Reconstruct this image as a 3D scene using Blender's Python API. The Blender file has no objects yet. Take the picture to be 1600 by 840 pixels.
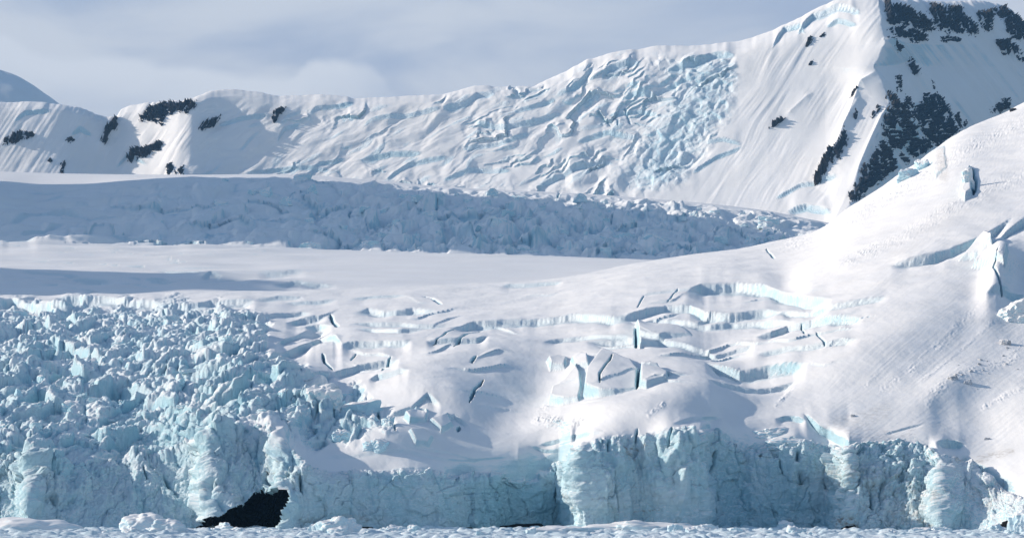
import bpy, math, random
import numpy as np
R = math.radians
rng = np.random.default_rng(7)
random.seed(7)
F32 = np.float32
HAZE = 2.6e-5
scene = bpy.context.scene
COL = scene.collection

# ------------------------------------------------------------------ camera
F, CAMH, U0, V0 = 4537.0, 14.0, 800.0, 766.0   # photo pixels: focal length, eye height in metres, axis column, horizon row
cam_d = bpy.data.cameras.new('camera'); cam = bpy.data.objects.new('camera', cam_d); COL.objects.link(cam)
cam.location = (0, 0, CAMH); cam.rotation_euler = (R(90), 0, 0)
cam_d.sensor_width = 36.0; cam_d.lens = 36.0 * F / 1600.0
cam_d.shift_y = (V0 - 420.0) / 1600.0
cam_d.clip_start = 1.0; cam_d.clip_end = 60000.0
scene.camera = cam

SUN_EL, SUN_AZ = R(22.5), R(14)      # azimuth: degrees behind the pure-left direction
SUN = np.array([-math.cos(SUN_EL) * math.cos(SUN_AZ), math.cos(SUN_EL) * math.sin(SUN_AZ), math.sin(SUN_EL)])

# ------------------------------------------------------------------ noise
def _h(ix, iy, iz, seed):
    h = (ix.astype(np.uint32) * np.uint32(374761393) + iy.astype(np.uint32) * np.uint32(668265263)
         + iz.astype(np.uint32) * np.uint32(2246822519) + np.uint32((seed * 3266489917) & 0xffffffff))
    h = (h ^ (h >> np.uint32(13))) * np.uint32(1274126177)
    h = (h ^ (h >> np.uint32(16))) * np.uint32(2654435761)
    return h ^ (h >> np.uint32(15))
_G = rng.normal(size=(256, 3)).astype(F32); _G /= np.linalg.norm(_G, axis=1, keepdims=True)
def perlin(x, y, z, seed=0):
    x = np.asarray(x, F32); y = np.asarray(y, F32); z = np.asarray(z, F32)
    fx, fy, fz = np.floor(x), np.floor(y), np.floor(z)
    ix, iy, iz = fx.astype(np.int64), fy.astype(np.int64), fz.astype(np.int64)
    x = x - fx; y = y - fy; z = z - fz
    w = lambda t: t * t * t * (t * (t * 6 - 15) + 10)
    u, v, q = w(x), w(y), w(z)
    out = 0
    for a in (0, 1):
        for b in (0, 1):
            for c in (0, 1):
                g = _G[_h(ix + a, iy + b, iz + c, seed) & np.uint32(255)]
                d = g[..., 0] * (x - a) + g[..., 1] * (y - b) + g[..., 2] * (z - c)
                out = out + d * (u if a else 1 - u) * (v if b else 1 - v) * (q if c else 1 - q)
    return out * 1.6
def fbm(x, y, z, octv=4, seed=0, ridged=False, gain=0.5):
    s, a, f = 0, 1.0, 1.0
    for k in range(octv):
        n = perlin(x * f, y * f, z * f, seed + 17 * k)
        if ridged: n = 1 - 2 * np.abs(n)
        s = s + a * n; a *= gain; f *= 2.03
    return s
def worley(x, y, seed=0, jit=0.9):
    """2-D cells: F1, F2, four random numbers of the nearest cell, offset from its centre"""
    fx, fy = np.floor(x), np.floor(y)
    F1 = np.full(x.shape, 9., F32); F2 = F1.copy()
    hid = np.zeros(x.shape, np.uint32); ox = np.zeros(x.shape, F32); oy = ox.copy()
    for a in (-1, 0, 1):
        for b in (-1, 0, 1):
            cx, cy = fx + a, fy + b
            ii, jj = cx.astype(np.int64), cy.astype(np.int64)
            h = _h(ii, jj, jj * 0 + 3, seed)
            dx = x - (cx + 0.5 + jit * ((h & np.uint32(1023)) / 1023. - 0.5))
            dy = y - (cy + 0.5 + jit * (((h >> np.uint32(10)) & np.uint32(1023)) / 1023. - 0.5))
            d = np.sqrt(dx * dx + dy * dy)
            near = d < F1
            F2 = np.where(near, F1, np.minimum(F2, d))
            F1 = np.where(near, d, F1); hid = np.where(near, h, hid)
            ox = np.where(near, dx, ox); oy = np.where(near, dy, oy)
    r = [((_h(hid.astype(np.int64), hid.astype(np.int64) * 0 + k, hid.astype(np.int64) * 0, 5) & np.uint32(4095)) / 4095.).astype(F32) for k in range(4)]
    return F1, F2, r, ox, oy
def sstep(a, b, x):
    t = np.clip((x - a) / (b - a), 0, 1); return t * t * (3 - 2 * t)

# ------------------------------------------------------------------ curves through control points
def pchip(xs, ys, x):
    xs = np.asarray(xs, float); ys = np.asarray(ys, float)
    h = np.diff(xs); dl = np.diff(ys) / h
    m = np.zeros_like(ys); m[0], m[-1] = dl[0], dl[-1]
    for i in range(1, len(xs) - 1):
        if dl[i - 1] * dl[i] > 0:
            w1, w2 = 2 * h[i] + h[i - 1], h[i] + 2 * h[i - 1]
            m[i] = (w1 + w2) / (w1 / dl[i - 1] + w2 / dl[i])
    x = np.clip(x, xs[0], xs[-1]); k = np.clip(np.searchsorted(xs, x) - 1, 0, len(xs) - 2)
    t = (x - xs[k]) / h[k]
    return ((2 * t**3 - 3 * t**2 + 1) * ys[k] + (t**3 - 2 * t**2 + t) * h[k] * m[k]
            + (-2 * t**3 + 3 * t**2) * ys[k + 1] + (t**3 - t**2) * h[k] * m[k + 1])
def cv(pts, u):
    p = np.array(pts, float); return pchip(p[:, 0], p[:, 1], u)
def knots(vs, ds, ms):
    """vs, ds: one row of values along u for each knot; ms: rows in each interval. Monotone curves knot to knot -> V, D grids (rows, u)"""
    K, n = len(vs), vs[0].size
    V, D = [], []
    vs = np.array(vs); ds = np.array(ds)
    def slopes(a):
        dl = np.diff(a, axis=0); m = np.zeros_like(a); m[0], m[-1] = dl[0], dl[-1]
        p = dl[:-1] * dl[1:]
        m[1:-1] = np.where(p > 0, 2 * p / np.where(np.abs(dl[:-1] + dl[1:]) < 1e-9, 1e-9, dl[:-1] + dl[1:]), 0)
        return m
    mv, md = slopes(vs), slopes(ds)
    for k in range(K - 1):
        t = np.arange(ms[k] + (1 if k == K - 2 else 0))[:, None] / ms[k]
        A, B, C_, E = 2*t**3-3*t**2+1, t**3-2*t**2+t, -2*t**3+3*t**2, t**3-t**2
        V.append(A*vs[k] + B*mv[k] + C_*vs[k+1] + E*mv[k+1])
        D.append(A*ds[k] + B*md[k] + C_*ds[k+1] + E*md[k+1])
    return np.concatenate(V), np.concatenate(D)
def pts3(U, V, D):
    return np.stack([(U - U0) / F * D, D, CAMH + (V0 - V) / F * D], -1)
def normals(P):
    du = np.gradient(P, axis=1); dv = np.gradient(P, axis=0)
    n = np.cross(du, dv); n /= np.maximum(np.linalg.norm(n, axis=-1, keepdims=True), 1e-9)
    return n
def blur(A, n):
    k = np.ones(n) / n
    for ax in (0, 1):
        pad = [(0, 0), (0, 0)]; pad[ax] = (n // 2, n - 1 - n // 2)
        B = np.pad(A, pad, mode='edge'); c = np.cumsum(np.insert(B, 0, 0, axis=ax), axis=ax)
        A = (np.take(c, range(n, c.shape[ax]), ax) - np.take(c, range(0, c.shape[ax] - n), ax)) / n
    return A

# ------------------------------------------------------------------ meshes
def grid_mesh(name, P, mat, attrs=None, smooth=True, keep=None, faces=None):
    nr, nu = P.shape[:2]
    nmid = normals(P)[::7, ::7]; flip = False
    del nmid
    idx = np.arange(nr * nu).reshape(nr, nu)
    q = np.stack([idx[:-1, :-1], idx[:-1, 1:], idx[1:, 1:], idx[1:, :-1]], -1)
    if keep is not None:
        kk = keep[:-1, :-1] | keep[:-1, 1:] | keep[1:, 1:] | keep[1:, :-1]
        if faces is not None: kk = kk & faces
        q = q[kk]
    q = q.reshape(-1, 4)
    co = P.reshape(-1, 3)
    if keep is not None:
        used, inv = np.unique(q, return_inverse=True); q = inv.reshape(-1, 4); co = co[used]
    me = bpy.data.meshes.new(name)
    me.vertices.add(len(co)); me.vertices.foreach_set('co', co.astype(F32).ravel())
    me.loops.add(q.size); me.loops.foreach_set('vertex_index', q.astype(np.int32).ravel())
    me.polygons.add(len(q)); me.polygons.foreach_set('loop_start', np.arange(0, q.size, 4, dtype=np.int32))
    me.polygons.foreach_set('use_smooth', np.full(len(q), smooth))
    me.update(calc_edges=True); me.validate()
    for k, a in (attrs or {}).items():
        at = me.attributes.new(k, 'FLOAT', 'POINT'); a = a.reshape(-1)
        if keep is not None: a = a[used]
        at.data.foreach_set('value', a.astype(F32))
    me.materials.append(mat)
    if smooth:
        nn = normals(P).reshape(-1, 3)
        if keep is not None: nn = nn[used]
        if flip: nn = -nn
        me.normals_split_custom_set_from_vertices(nn.astype(F32))
    o = bpy.data.objects.new(name, me); COL.objects.link(o)
    return o
def poly_mesh(name, V, Fc, mat, smooth=False):
    me = bpy.data.meshes.new(name); me.from_pydata([tuple(v) for v in V], [], Fc); me.update()
    me.polygons.foreach_set('use_smooth', [smooth] * len(me.polygons)); me.materials.append(mat); return me
def tag(o, label=None, cat=None, group=None, kind=None):
    if label: o['label'] = label
    if cat: o['category'] = cat
    if group: o['group'] = group
    if kind: o['kind'] = kind
    return o

# ------------------------------------------------------------------ materials
def new_mat(name):
    m = bpy.data.materials.new(name); m.use_nodes = True; nt = m.node_tree
    return m, nt, nt.nodes['Principled BSDF'], nt.nodes.new, nt.links.new
def mathn(nt, op, a, b=None, c=None, clamp=False):
    n = nt.nodes.new('ShaderNodeMath'); n.operation = op; n.use_clamp = clamp
    for i, x in enumerate((a, b, c)):
        if x is None: continue
        if isinstance(x, (int, float)): n.inputs[i].default_value = x
        else: nt.links.new(x, n.inputs[i])
    return n.outputs[0]
def mixc(nt, f, a, b):
    n = nt.nodes.new('ShaderNodeMix'); n.data_type = 'RGBA'
    for s, x in ((n.inputs[0], f), (n.inputs[6], a), (n.inputs[7], b)):
        if isinstance(x, tuple): s.default_value = x + (1,)
        elif isinstance(x, (int, float)): s.default_value = x
        else: nt.links.new(x, s)
    return n.outputs[2]
def noise(nt, vec, scale, det=4, rough=0.55, dist=0):
    n = nt.nodes.new('ShaderNodeTexNoise'); n.inputs['Scale'].default_value = scale; n.inputs['Detail'].default_value = det
    n.inputs['Roughness'].default_value = rough; n.inputs['Distortion'].default_value = dist
    nt.links.new(vec, n.inputs['Vector']); return n.outputs['Fac']
def ramp(nt, x, a, b):
    n = nt.nodes.new('ShaderNodeMapRange'); n.interpolation_type = 'SMOOTHSTEP'
    n.inputs[1].default_value = a; n.inputs[2].default_value = b; nt.links.new(x, n.inputs[0]); return n.outputs[0]
def attr(nt, name):
    n = nt.nodes.new('ShaderNodeAttribute'); n.attribute_name = name; return n.outputs['Fac']

SNOW = (0.86, 0.855, 0.86)
ICE = (0.47, 0.68, 0.76)
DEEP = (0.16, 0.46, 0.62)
def snow_ice(name, unit, slope=(0.78, 0.45), bump=0.5, obj_space=False, strata=True, ice=ICE):
    """white snow on what lies flat, blue glacier ice on what is steep; attributes ice, deep, dirt add to that where the glacier is broken"""
    m, nt, b, N, L = new_mat(name)
    if obj_space:
        tc = N('ShaderNodeTexCoord').outputs['Object']; geo = N('ShaderNodeNewGeometry')
    else:
        geo = N('ShaderNodeNewGeometry'); tc = geo.outputs['Position']
    sep = N('ShaderNodeSeparateXYZ'); L(geo.outputs['True Normal'], sep.inputs[0])
    n1 = noise(nt, tc, 0.35 / unit, 6, 0.6); n2 = noise(nt, tc, 0.06 / unit, 4); n3 = noise(nt, tc, 2.2 / unit, 5, 0.65)
    nz = mathn(nt, 'MULTIPLY_ADD', mathn(nt, 'SUBTRACT', n1, 0.5), 0.30, sep.outputs[2])
    st = ramp(nt, nz, *slope)
    f = mathn(nt, 'MAXIMUM', st, mathn(nt, 'MULTIPLY', attr(nt, 'ice'), mathn(nt, 'MULTIPLY_ADD', n1, 0.7, 0.62), clamp=True))
    tone = ramp(nt, n2, 0.38, 0.64)
    icol = mixc(nt, tone, ice, tuple(min(1, c * k) for c, k in zip(ice, (1.26, 1.08, 1.05))))
    if strata:
        mp = N('ShaderNodeMapping'); mp.inputs['Scale'].default_value = (0.02 / unit, 0.02 / unit, 0.9 / unit); mp.inputs['Rotation'].default_value = (0.05, 0.12, 0)
        L(tc, mp.inputs[0]); s = noise(nt, mp.outputs[0], 1.0, 3, 0.6, 0.3)
        icol = mixc(nt, mathn(nt, 'MULTIPLY', ramp(nt, s, 0.52, 0.72), 0.35), icol, tuple(c * k for c, k in zip(ice, (0.72, 0.86, 0.93))))
    scol = mixc(nt, ramp(nt, n2, 0.3, 0.7), SNOW, tuple(c * k for c, k in zip(SNOW, (0.97, 0.965, 0.955))))
    col = mixc(nt, f, scol, icol)
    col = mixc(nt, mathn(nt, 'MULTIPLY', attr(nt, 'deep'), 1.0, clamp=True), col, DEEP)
    dn = noise(nt, tc, 0.5 / unit, 6, 0.7)
    dm = mathn(nt, 'MULTIPLY', attr(nt, 'dirt'), ramp(nt, dn, 0.42, 0.62), clamp=True)
    col = mixc(nt, dm, col, (0.30, 0.26, 0.22))
    L(col, b.inputs['Base Color'])
    b.inputs['Roughness'].default_value = 0.75
    b.inputs['Specular IOR Level'].default_value = 0.25
    bp = N('ShaderNodeBump'); bp.inputs['Distance'].default_value = bump * unit; bp.inputs['Strength'].default_value = 0.8
    n4 = mathn(nt, 'ABSOLUTE', mathn(nt, 'SUBTRACT', noise(nt, tc, 0.75 / unit, 5, 0.6, 0.6), .5))
    hsum = mathn(nt, 'MULTIPLY_ADD', n3, mathn(nt, 'MULTIPLY_ADD', f, 0.5, 0.16), mathn(nt, 'MULTIPLY', n1, mathn(nt, 'MULTIPLY_ADD', f, 1.2, 0.10)))
    hsum = mathn(nt, 'MULTIPLY_ADD', n4, mathn(nt, 'MULTIPLY_ADD', f, -3.0, -.12), hsum)
    L(hsum, bp.inputs['Height']); L(bp.outputs[0], b.inputs['Normal'])
    return m
def rock_mat(name, unit, col=(0.055, 0.058, 0.062), snow=0.5, warm=(0.10, 0.085, 0.07)):
    m, nt, b, N, L = new_mat(name)
    geo = N('ShaderNodeNewGeometry'); tc = geo.outputs['Position']
    sep = N('ShaderNodeSeparateXYZ'); L(geo.outputs['True Normal'], sep.inputs[0])
    n1 = noise(nt, tc, 0.25 / unit, 8, 0.65); n2 = noise(nt, tc, 1.3 / unit, 6, 0.65); n3 = noise(nt, tc, 0.05 / unit, 3)
    c = mixc(nt, ramp(nt, n1, 0.35, 0.65), col, tuple(x * 1.9 for x in col))
    c = mixc(nt, mathn(nt, 'MULTIPLY', ramp(nt, n3, 0.42, 0.6), 0.8), c, warm)
    if snow > 0:
        mp = N('ShaderNodeMapping'); mp.inputs['Scale'].default_value = (1, 1, .22); L(tc, mp.inputs[0]); n5 = noise(nt, mp.outputs[0], 0.9 / unit, 5, 0.6)
        s = mathn(nt, 'MULTIPLY_ADD', mathn(nt, 'SUBTRACT', n5, 0.5), 1.3, sep.outputs[2])
        c = mixc(nt, ramp(nt, s, 1.0 - snow, 1.15 - snow), c, SNOW)
    L(c, b.inputs['Base Color']); b.inputs['Roughness'].default_value = 0.85; b.inputs['Specular IOR Level'].default_value = 0.2
    bp = N('ShaderNodeBump'); bp.inputs['Distance'].default_value = unit; bp.inputs['Strength'].default_value = 0.8
    L(n2, bp.inputs['Height']); L(bp.outputs[0], b.inputs['Normal'])
    return m
M_NEAR = snow_ice('glacier_snow_and_ice', 1.0)
M_MID = snow_ice('snowfield_snow', 3.0, slope=(0.70, 0.35), strata=False)
M_FAR = snow_ice('mountain_snow', 5.0, slope=(0.36, 0.10), strata=False, ice=(0.55, 0.76, 0.86))
M_BLOCK = snow_ice('block_ice', 0.25, slope=(0.66, 0.40), obj_space=True, strata=True, bump=0.5, ice=(.46, .70, .79))
M_FARBLOCK = snow_ice('far_block_ice', 0.35, slope=(0.45, 0.15), obj_space=True, strata=False, bump=0.3)
M_FLOE = snow_ice('floe_ice', 0.25, slope=(0.80, 0.25), obj_space=True, strata=False, bump=0.35, ice=(0.50, 0.67, 0.75))
M_ROCK = rock_mat('dark_mountain_rock', 6.0, col=(0.024, 0.027, 0.034), snow=0.09, warm=(0.062, 0.048, 0.038))
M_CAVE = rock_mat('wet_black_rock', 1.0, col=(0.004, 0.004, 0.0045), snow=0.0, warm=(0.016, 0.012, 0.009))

# ------------------------------------------------------------------ feature strokes on a pixel-indexed sheet
class Sheet:
    """collects height (metres, straight up) and material masks for a surface whose vertices are looked at through pixel U, V"""
    def __init__(s, U, V, valid, scale=1.0):
        s.scale = scale
        s.U, s.V, s.ok = U, V, valid
        s.dz = np.zeros(U.shape); s.ice = np.zeros(U.shape); s.deep = np.zeros(U.shape); s.dirt = np.zeros(U.shape); s.rough = np.zeros(U.shape)
        s.lip = perlin(U / 5, V / 9, U * 0, 93) + .6 * perlin(U / 2.2, V / 5, U * 0, 94)
        s.jit = 2.6 * perlin(U / 30, V / 60, U * 0, 91) + 0.9 * perlin(U / 11, V / 30, U * 0, 92)
    def box(s, pts, mx, my):
        p = np.array(pts, float)
        u = s.U[0]; i0, i1 = np.searchsorted(u, [p[:, 0].min() - mx, p[:, 0].max() + mx])
        return slice(None), slice(max(i0, 0), min(i1 + 1, len(u)))
    def scarp(s, pts, h, wu=14, wd=12, ice=.46, fade=14, jit=0.28, drop=0.85, deep=0.0, face=None, short=False):
        """a step in the snow facing downhill, brink along pts (left to right)"""
        p = np.array(pts, float); sl = s.box(pts, 0, 0)
        U, V = s.U[sl], s.V[sl]
        line = np.interp(U, p[:, 0], p[:, 1]) + jit * s.jit[sl] + .16 * s.lip[sl]
        fade = min(max(fade, .16 * (p[-1, 0] - p[0, 0])), 34)
        if short: fade, drop = max(18, .3 * (p[-1, 0] - p[0, 0])), .97
        a = h * sstep(p[0, 0], p[0, 0] + fade, U) * (1 - sstep(p[-1, 0] - fade, p[-1, 0], U)) * s.ok[sl]
        a = a * (1 + 0.25 * perlin(U / 23, U * 0 + h, U * 0, 55))
        q = V - line
        up = (1 - drop) * a * np.exp(-(np.minimum(q, 0) / (1.6 * wu)) ** 2); dn = -drop * a * np.exp(-np.maximum(q, 0) / wd)
        t = sstep(-1.0, 1.6, q)
        s.dz[sl] += s.scale * (up * (1 - t) + dn * t)
        fl = face if face else 3.0
        s.ice[sl] = np.maximum(s.ice[sl], ice * np.minimum(a / 2, 1) * sstep(-1.5, 0, q) * (1 - sstep(fl * 0.6, fl, q)))
        if deep: s.deep[sl] = np.maximum(s.deep[sl], deep * np.minimum(a / 2, 1) * sstep(0.2, 1.5, q) * (1 - sstep(fl * 0.5, fl, q)))
    def dist(s, sl, pts):
        p = np.array(pts, float); U, V = s.U[sl], s.V[sl]
        best = np.full(U.shape, 1e9); tt = np.zeros(U.shape); side = np.zeros(U.shape)
        L = np.concatenate([[0], np.cumsum(np.hypot(*np.diff(p, axis=0).T))]); L /= L[-1]
        for k in range(len(p) - 1):
            d = p[k + 1] - p[k]; l2 = d @ d
            t = np.clip(((U - p[k, 0]) * d[0] + (V - p[k, 1]) * d[1]) / l2, 0, 1)
            ex, ey = U - p[k, 0] - t * d[0], V - p[k, 1] - t * d[1]
            r = np.hypot(ex, ey); m = r < best
            best = np.where(m, r, best); tt = np.where(m, L[k] + t * (L[k + 1] - L[k]), tt)
            side = np.where(m, np.sign(d[0] * ey - d[1] * ex), side)
        return best, tt, side
    def crack(s, pts, w=2.0, depth=5.0, deep=0.65, taper=0.14):
        w = .62 * w
        sl = s.box(pts, 12, 12); d, t, _ = s.dist(sl, pts)
        d = np.abs(d + 0.9 * s.lip[sl] * w * .6 + .25 * s.jit[sl])
        ww = w * np.clip(np.minimum(t, 1 - t) / taper, 0.12, 1)
        k = np.exp(-(d / ww) ** 2) * s.ok[sl]
        s.dz[sl] -= depth * k; s.deep[sl] = np.maximum(s.deep[sl], deep * k)
    def ridge(s, pts, h, wl, wr, taper=0.2, mask=None):
        """a rib along pts; wl, wr: width in pixels on the two sides (right-hand side of the direction of travel is +)"""
        sl = s.box(pts, 3 * max(wl, wr), 0); d, t, sd = s.dist(sl, pts)
        w = np.where(sd > 0, wr, wl); k = np.exp(-d / w) * np.clip(np.minimum(t, 1 - t) / taper, 0, 1)
        s.dz[sl] += h * k * s.ok[sl]
    def track(s, pts, w, amt=1.0):
        sl = s.box(pts, 2 * w, 0); d, t, _ = s.dist(sl, pts)
        s.rough[sl] = np.maximum(s.rough[sl], amt * (1 - sstep(0.0, 1.15 * w, d + 1.2 * s.jit[sl] * 0.5)) * np.clip(np.minimum(t, 1 - t) / 0.08, 0, 1) * s.ok[sl])
    def bump(s, cu, cv_, ru, rv, h, rot=0):
        c, q = math.cos(R(rot)), math.sin(R(rot)); du, dv = s.U - cu, s.V - cv_
        a, b = (du * c + dv * q) / ru, (-du * q + dv * c) / rv
        s.dz += h * np.exp(-(a * a + b * b)) * s.ok
    def sdist(s, poly, U=None, V=None):
        """signed distance to a polygon, positive inside, in pixels"""
        U = s.U if U is None else U; V = s.V if V is None else V
        return poly_sd(poly, U, V)
    def block(s, poly, h, tilt=(0, 0), edge=2.0, jit=0.8):
        sl = s.box(poly, 8, 8); U, V = s.U[sl], s.V[sl]
        sd = poly_sd(poly, U, V) + jit * s.jit[sl] * 0.6
        p = np.array(poly, float).mean(0)
        k = sstep(-edge, edge, sd) * s.ok[sl]
        s.dz[sl] += k * (.72 * h + tilt[0] * (U - p[0]) + tilt[1] * (V - p[1]))
        s.ice[sl] = np.maximum(s.ice[sl], (k > 0.03) * (k < 0.9) * .5)
def poly_sd(poly, U, V):
    p = np.array(poly, float); best = np.full(U.shape, 1e9); ins = np.zeros(U.shape, bool)
    for k in range(len(p)):
        a, b = p[k], p[(k + 1) % len(p)]; d = b - a
        t = np.clip(((U - a[0]) * d[0] + (V - a[1]) * d[1]) / max(d @ d, 1e-9), 0, 1)
        best = np.minimum(best, np.hypot(U - a[0] - t * d[0], V - a[1] - t * d[1]))
        cr = (a[1] > V) != (b[1] > V)
        xi = a[0] + (V - a[1]) * d[0] / (d[1] if abs(d[1]) > 1e-9 else 1e-9)
        ins ^= cr & (U < xi)
    return np.where(ins, best, -best)

# ================================================================== NEAR GLACIER
US = 1.25
u = np.arange(-270, 1860, US)
BRINK = [(-100,700),(0,700),(60,708),(110,722),(190,722),(260,712),(320,692),(370,662),(420,664),(440,690),(470,722),(490,733),(530,737),(600,735),(640,729),(690,735),(705,741),(720,745),(760,740),(800,742),(838,747),(855,735),(870,723),(895,716),(905,701),(935,686),(970,680),(1010,678),(1045,669),(1080,671),(1120,670),(1150,686),(1170,694),(1200,690),(1240,684),(1258,690),(1300,690),(1350,692),(1400,702),(1440,712),(1480,722),(1500,735),(1550,758),(1600,780),(1700,800)]
FOOT = [(-100,992),(0,992),(28,990),(45,978),(70,984),(120,990),(200,1002),(300,1006),(318,1000),(332,980),(360,985),(400,992),(428,988),(445,979),(475,984),(560,994),(680,1000),(730,1014),(800,1032),(872,1038),(893,1012),(900,986),(915,978),(960,982),(1000,986),(1050,982),(1094,986),(1102,998),(1112,1012),(1200,1016),(1290,1014),(1312,998),(1328,980),(1400,980),(1450,975),(1472,964),(1500,968),(1560,952),(1600,930),(1700,900)]
LEAN = [(-100,45),(0,42),(60,38),(200,50),(300,45),(340,40),(430,36),(470,14),(490,9),(700,8),(800,-4),(880,-4),(900,8),(1090,9),(1110,10),(1250,8),(1300,14),(1340,26),(1440,32),(1500,34),(1600,28),(1700,24)]
SIL = [(-100,463),(0,463),(150,460),(300,457),(400,455),(500,452),(600,449),(700,444),(800,441),(860,437),(900,432),(950,423),(1000,411),(1050,404),(1100,397),(1150,390),(1200,381),(1250,369),(1280,358),(1300,345),(1330,320),(1370,297),(1400,275),(1440,250),(1460,234),(1500,205),(1550,185),(1600,160),(1700,112)]
QD = {0.25: [(-100,1100),(200,1092),(450,1082),(640,1050),(800,1052),(900,1060),(1000,1074),(1200,1076),(1300,1078),(1400,1076),(1500,1074),(1600,1050),(1700,1024)],
      0.5: [(-100,1200),(200,1185),(450,1190),(640,1155),(800,1155),(900,1180),(1000,1200),(1200,1200),(1300,1190),(1400,1200),(1500,1218),(1600,1236),(1700,1250)],
      0.75: [(-100,1420),(200,1395),(450,1425),(640,1375),(800,1380),(900,1420),(1000,1460),(1200,1490),(1300,1470),(1400,1510),(1500,1565),(1600,1620),(1700,1660)],
      1.0: [(-100,1950),(200,1950),(450,1950),(640,1950),(800,1960),(900,1960),(1000,2000),(1200,2050),(1300,2030),(1400,2110),(1500,2220),(1600,2340),(1700,2430)]}
vb, df, ln, vs_ = cv(BRINK, u), cv(FOOT, u), cv(LEAN, u), cv(SIL, u)
soft = sstep(1290, 1340, u) + (1 - sstep(440, 490, u))
def sm1(a, n):
    k = np.hanning(n + 2)[1:-1]; k /= k.sum(); return np.convolve(np.pad(a, n // 2, mode='edge'), k, 'same')[n // 2:-(n // 2)]
vs_ = sm1(vs_, 61); vbs, dbs = sm1(vb, 161), sm1(df + ln, 161); vss = sm1(vs_, 301)
vq = {t: vbs + (vss - vbs) * t for t in QD}; dq = {t: cv(QD[t], u) for t in QD}
db = df + ln
vb2 = vb - 24; db2 = np.maximum(dbs + (dq[.25] - dbs) * np.clip((vbs - vb2) / (vbs - vq[.25]), .08, 1), db + 6)
kv = [u * 0 + 848, u * 0 + 830, vb + 0.12 * (830 - vb), vb - 1, vb2, vq[.25], vq[.5], vq[.75], vs_, vs_ + 45]
kd = [df - 1, df, df + 0.86 * ln, db + 4, db2, dq[.25], dq[.5], dq[.75], dq[1.0], dq[1.0] + 130]
NV, ND = knots(kv, kd, [10, 118, 14, 18, 52, 66, 72, 84, 10])
NU = np.repeat(u[None], NV.shape[0], 0)
rows = np.arange(NV.shape[0])[:, None] + NU * 0
r_top = 10 + 118 + 14          # first row above the brink
r_sil = NV.shape[0] - 11
front = (rows <= r_sil + 1) * 1.0
base = pts3(NU, NV, ND)
nrm = normals(np.stack([blur(base[..., k], 7) for k in range(3)], -1))
X, Y, Z = base[..., 0], base[..., 1], base[..., 2]
S = Sheet(NU, NV, front, 0.66)
above = sstep(r_top - 6, r_top + 2, rows)
cliff = 1 - above

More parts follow.
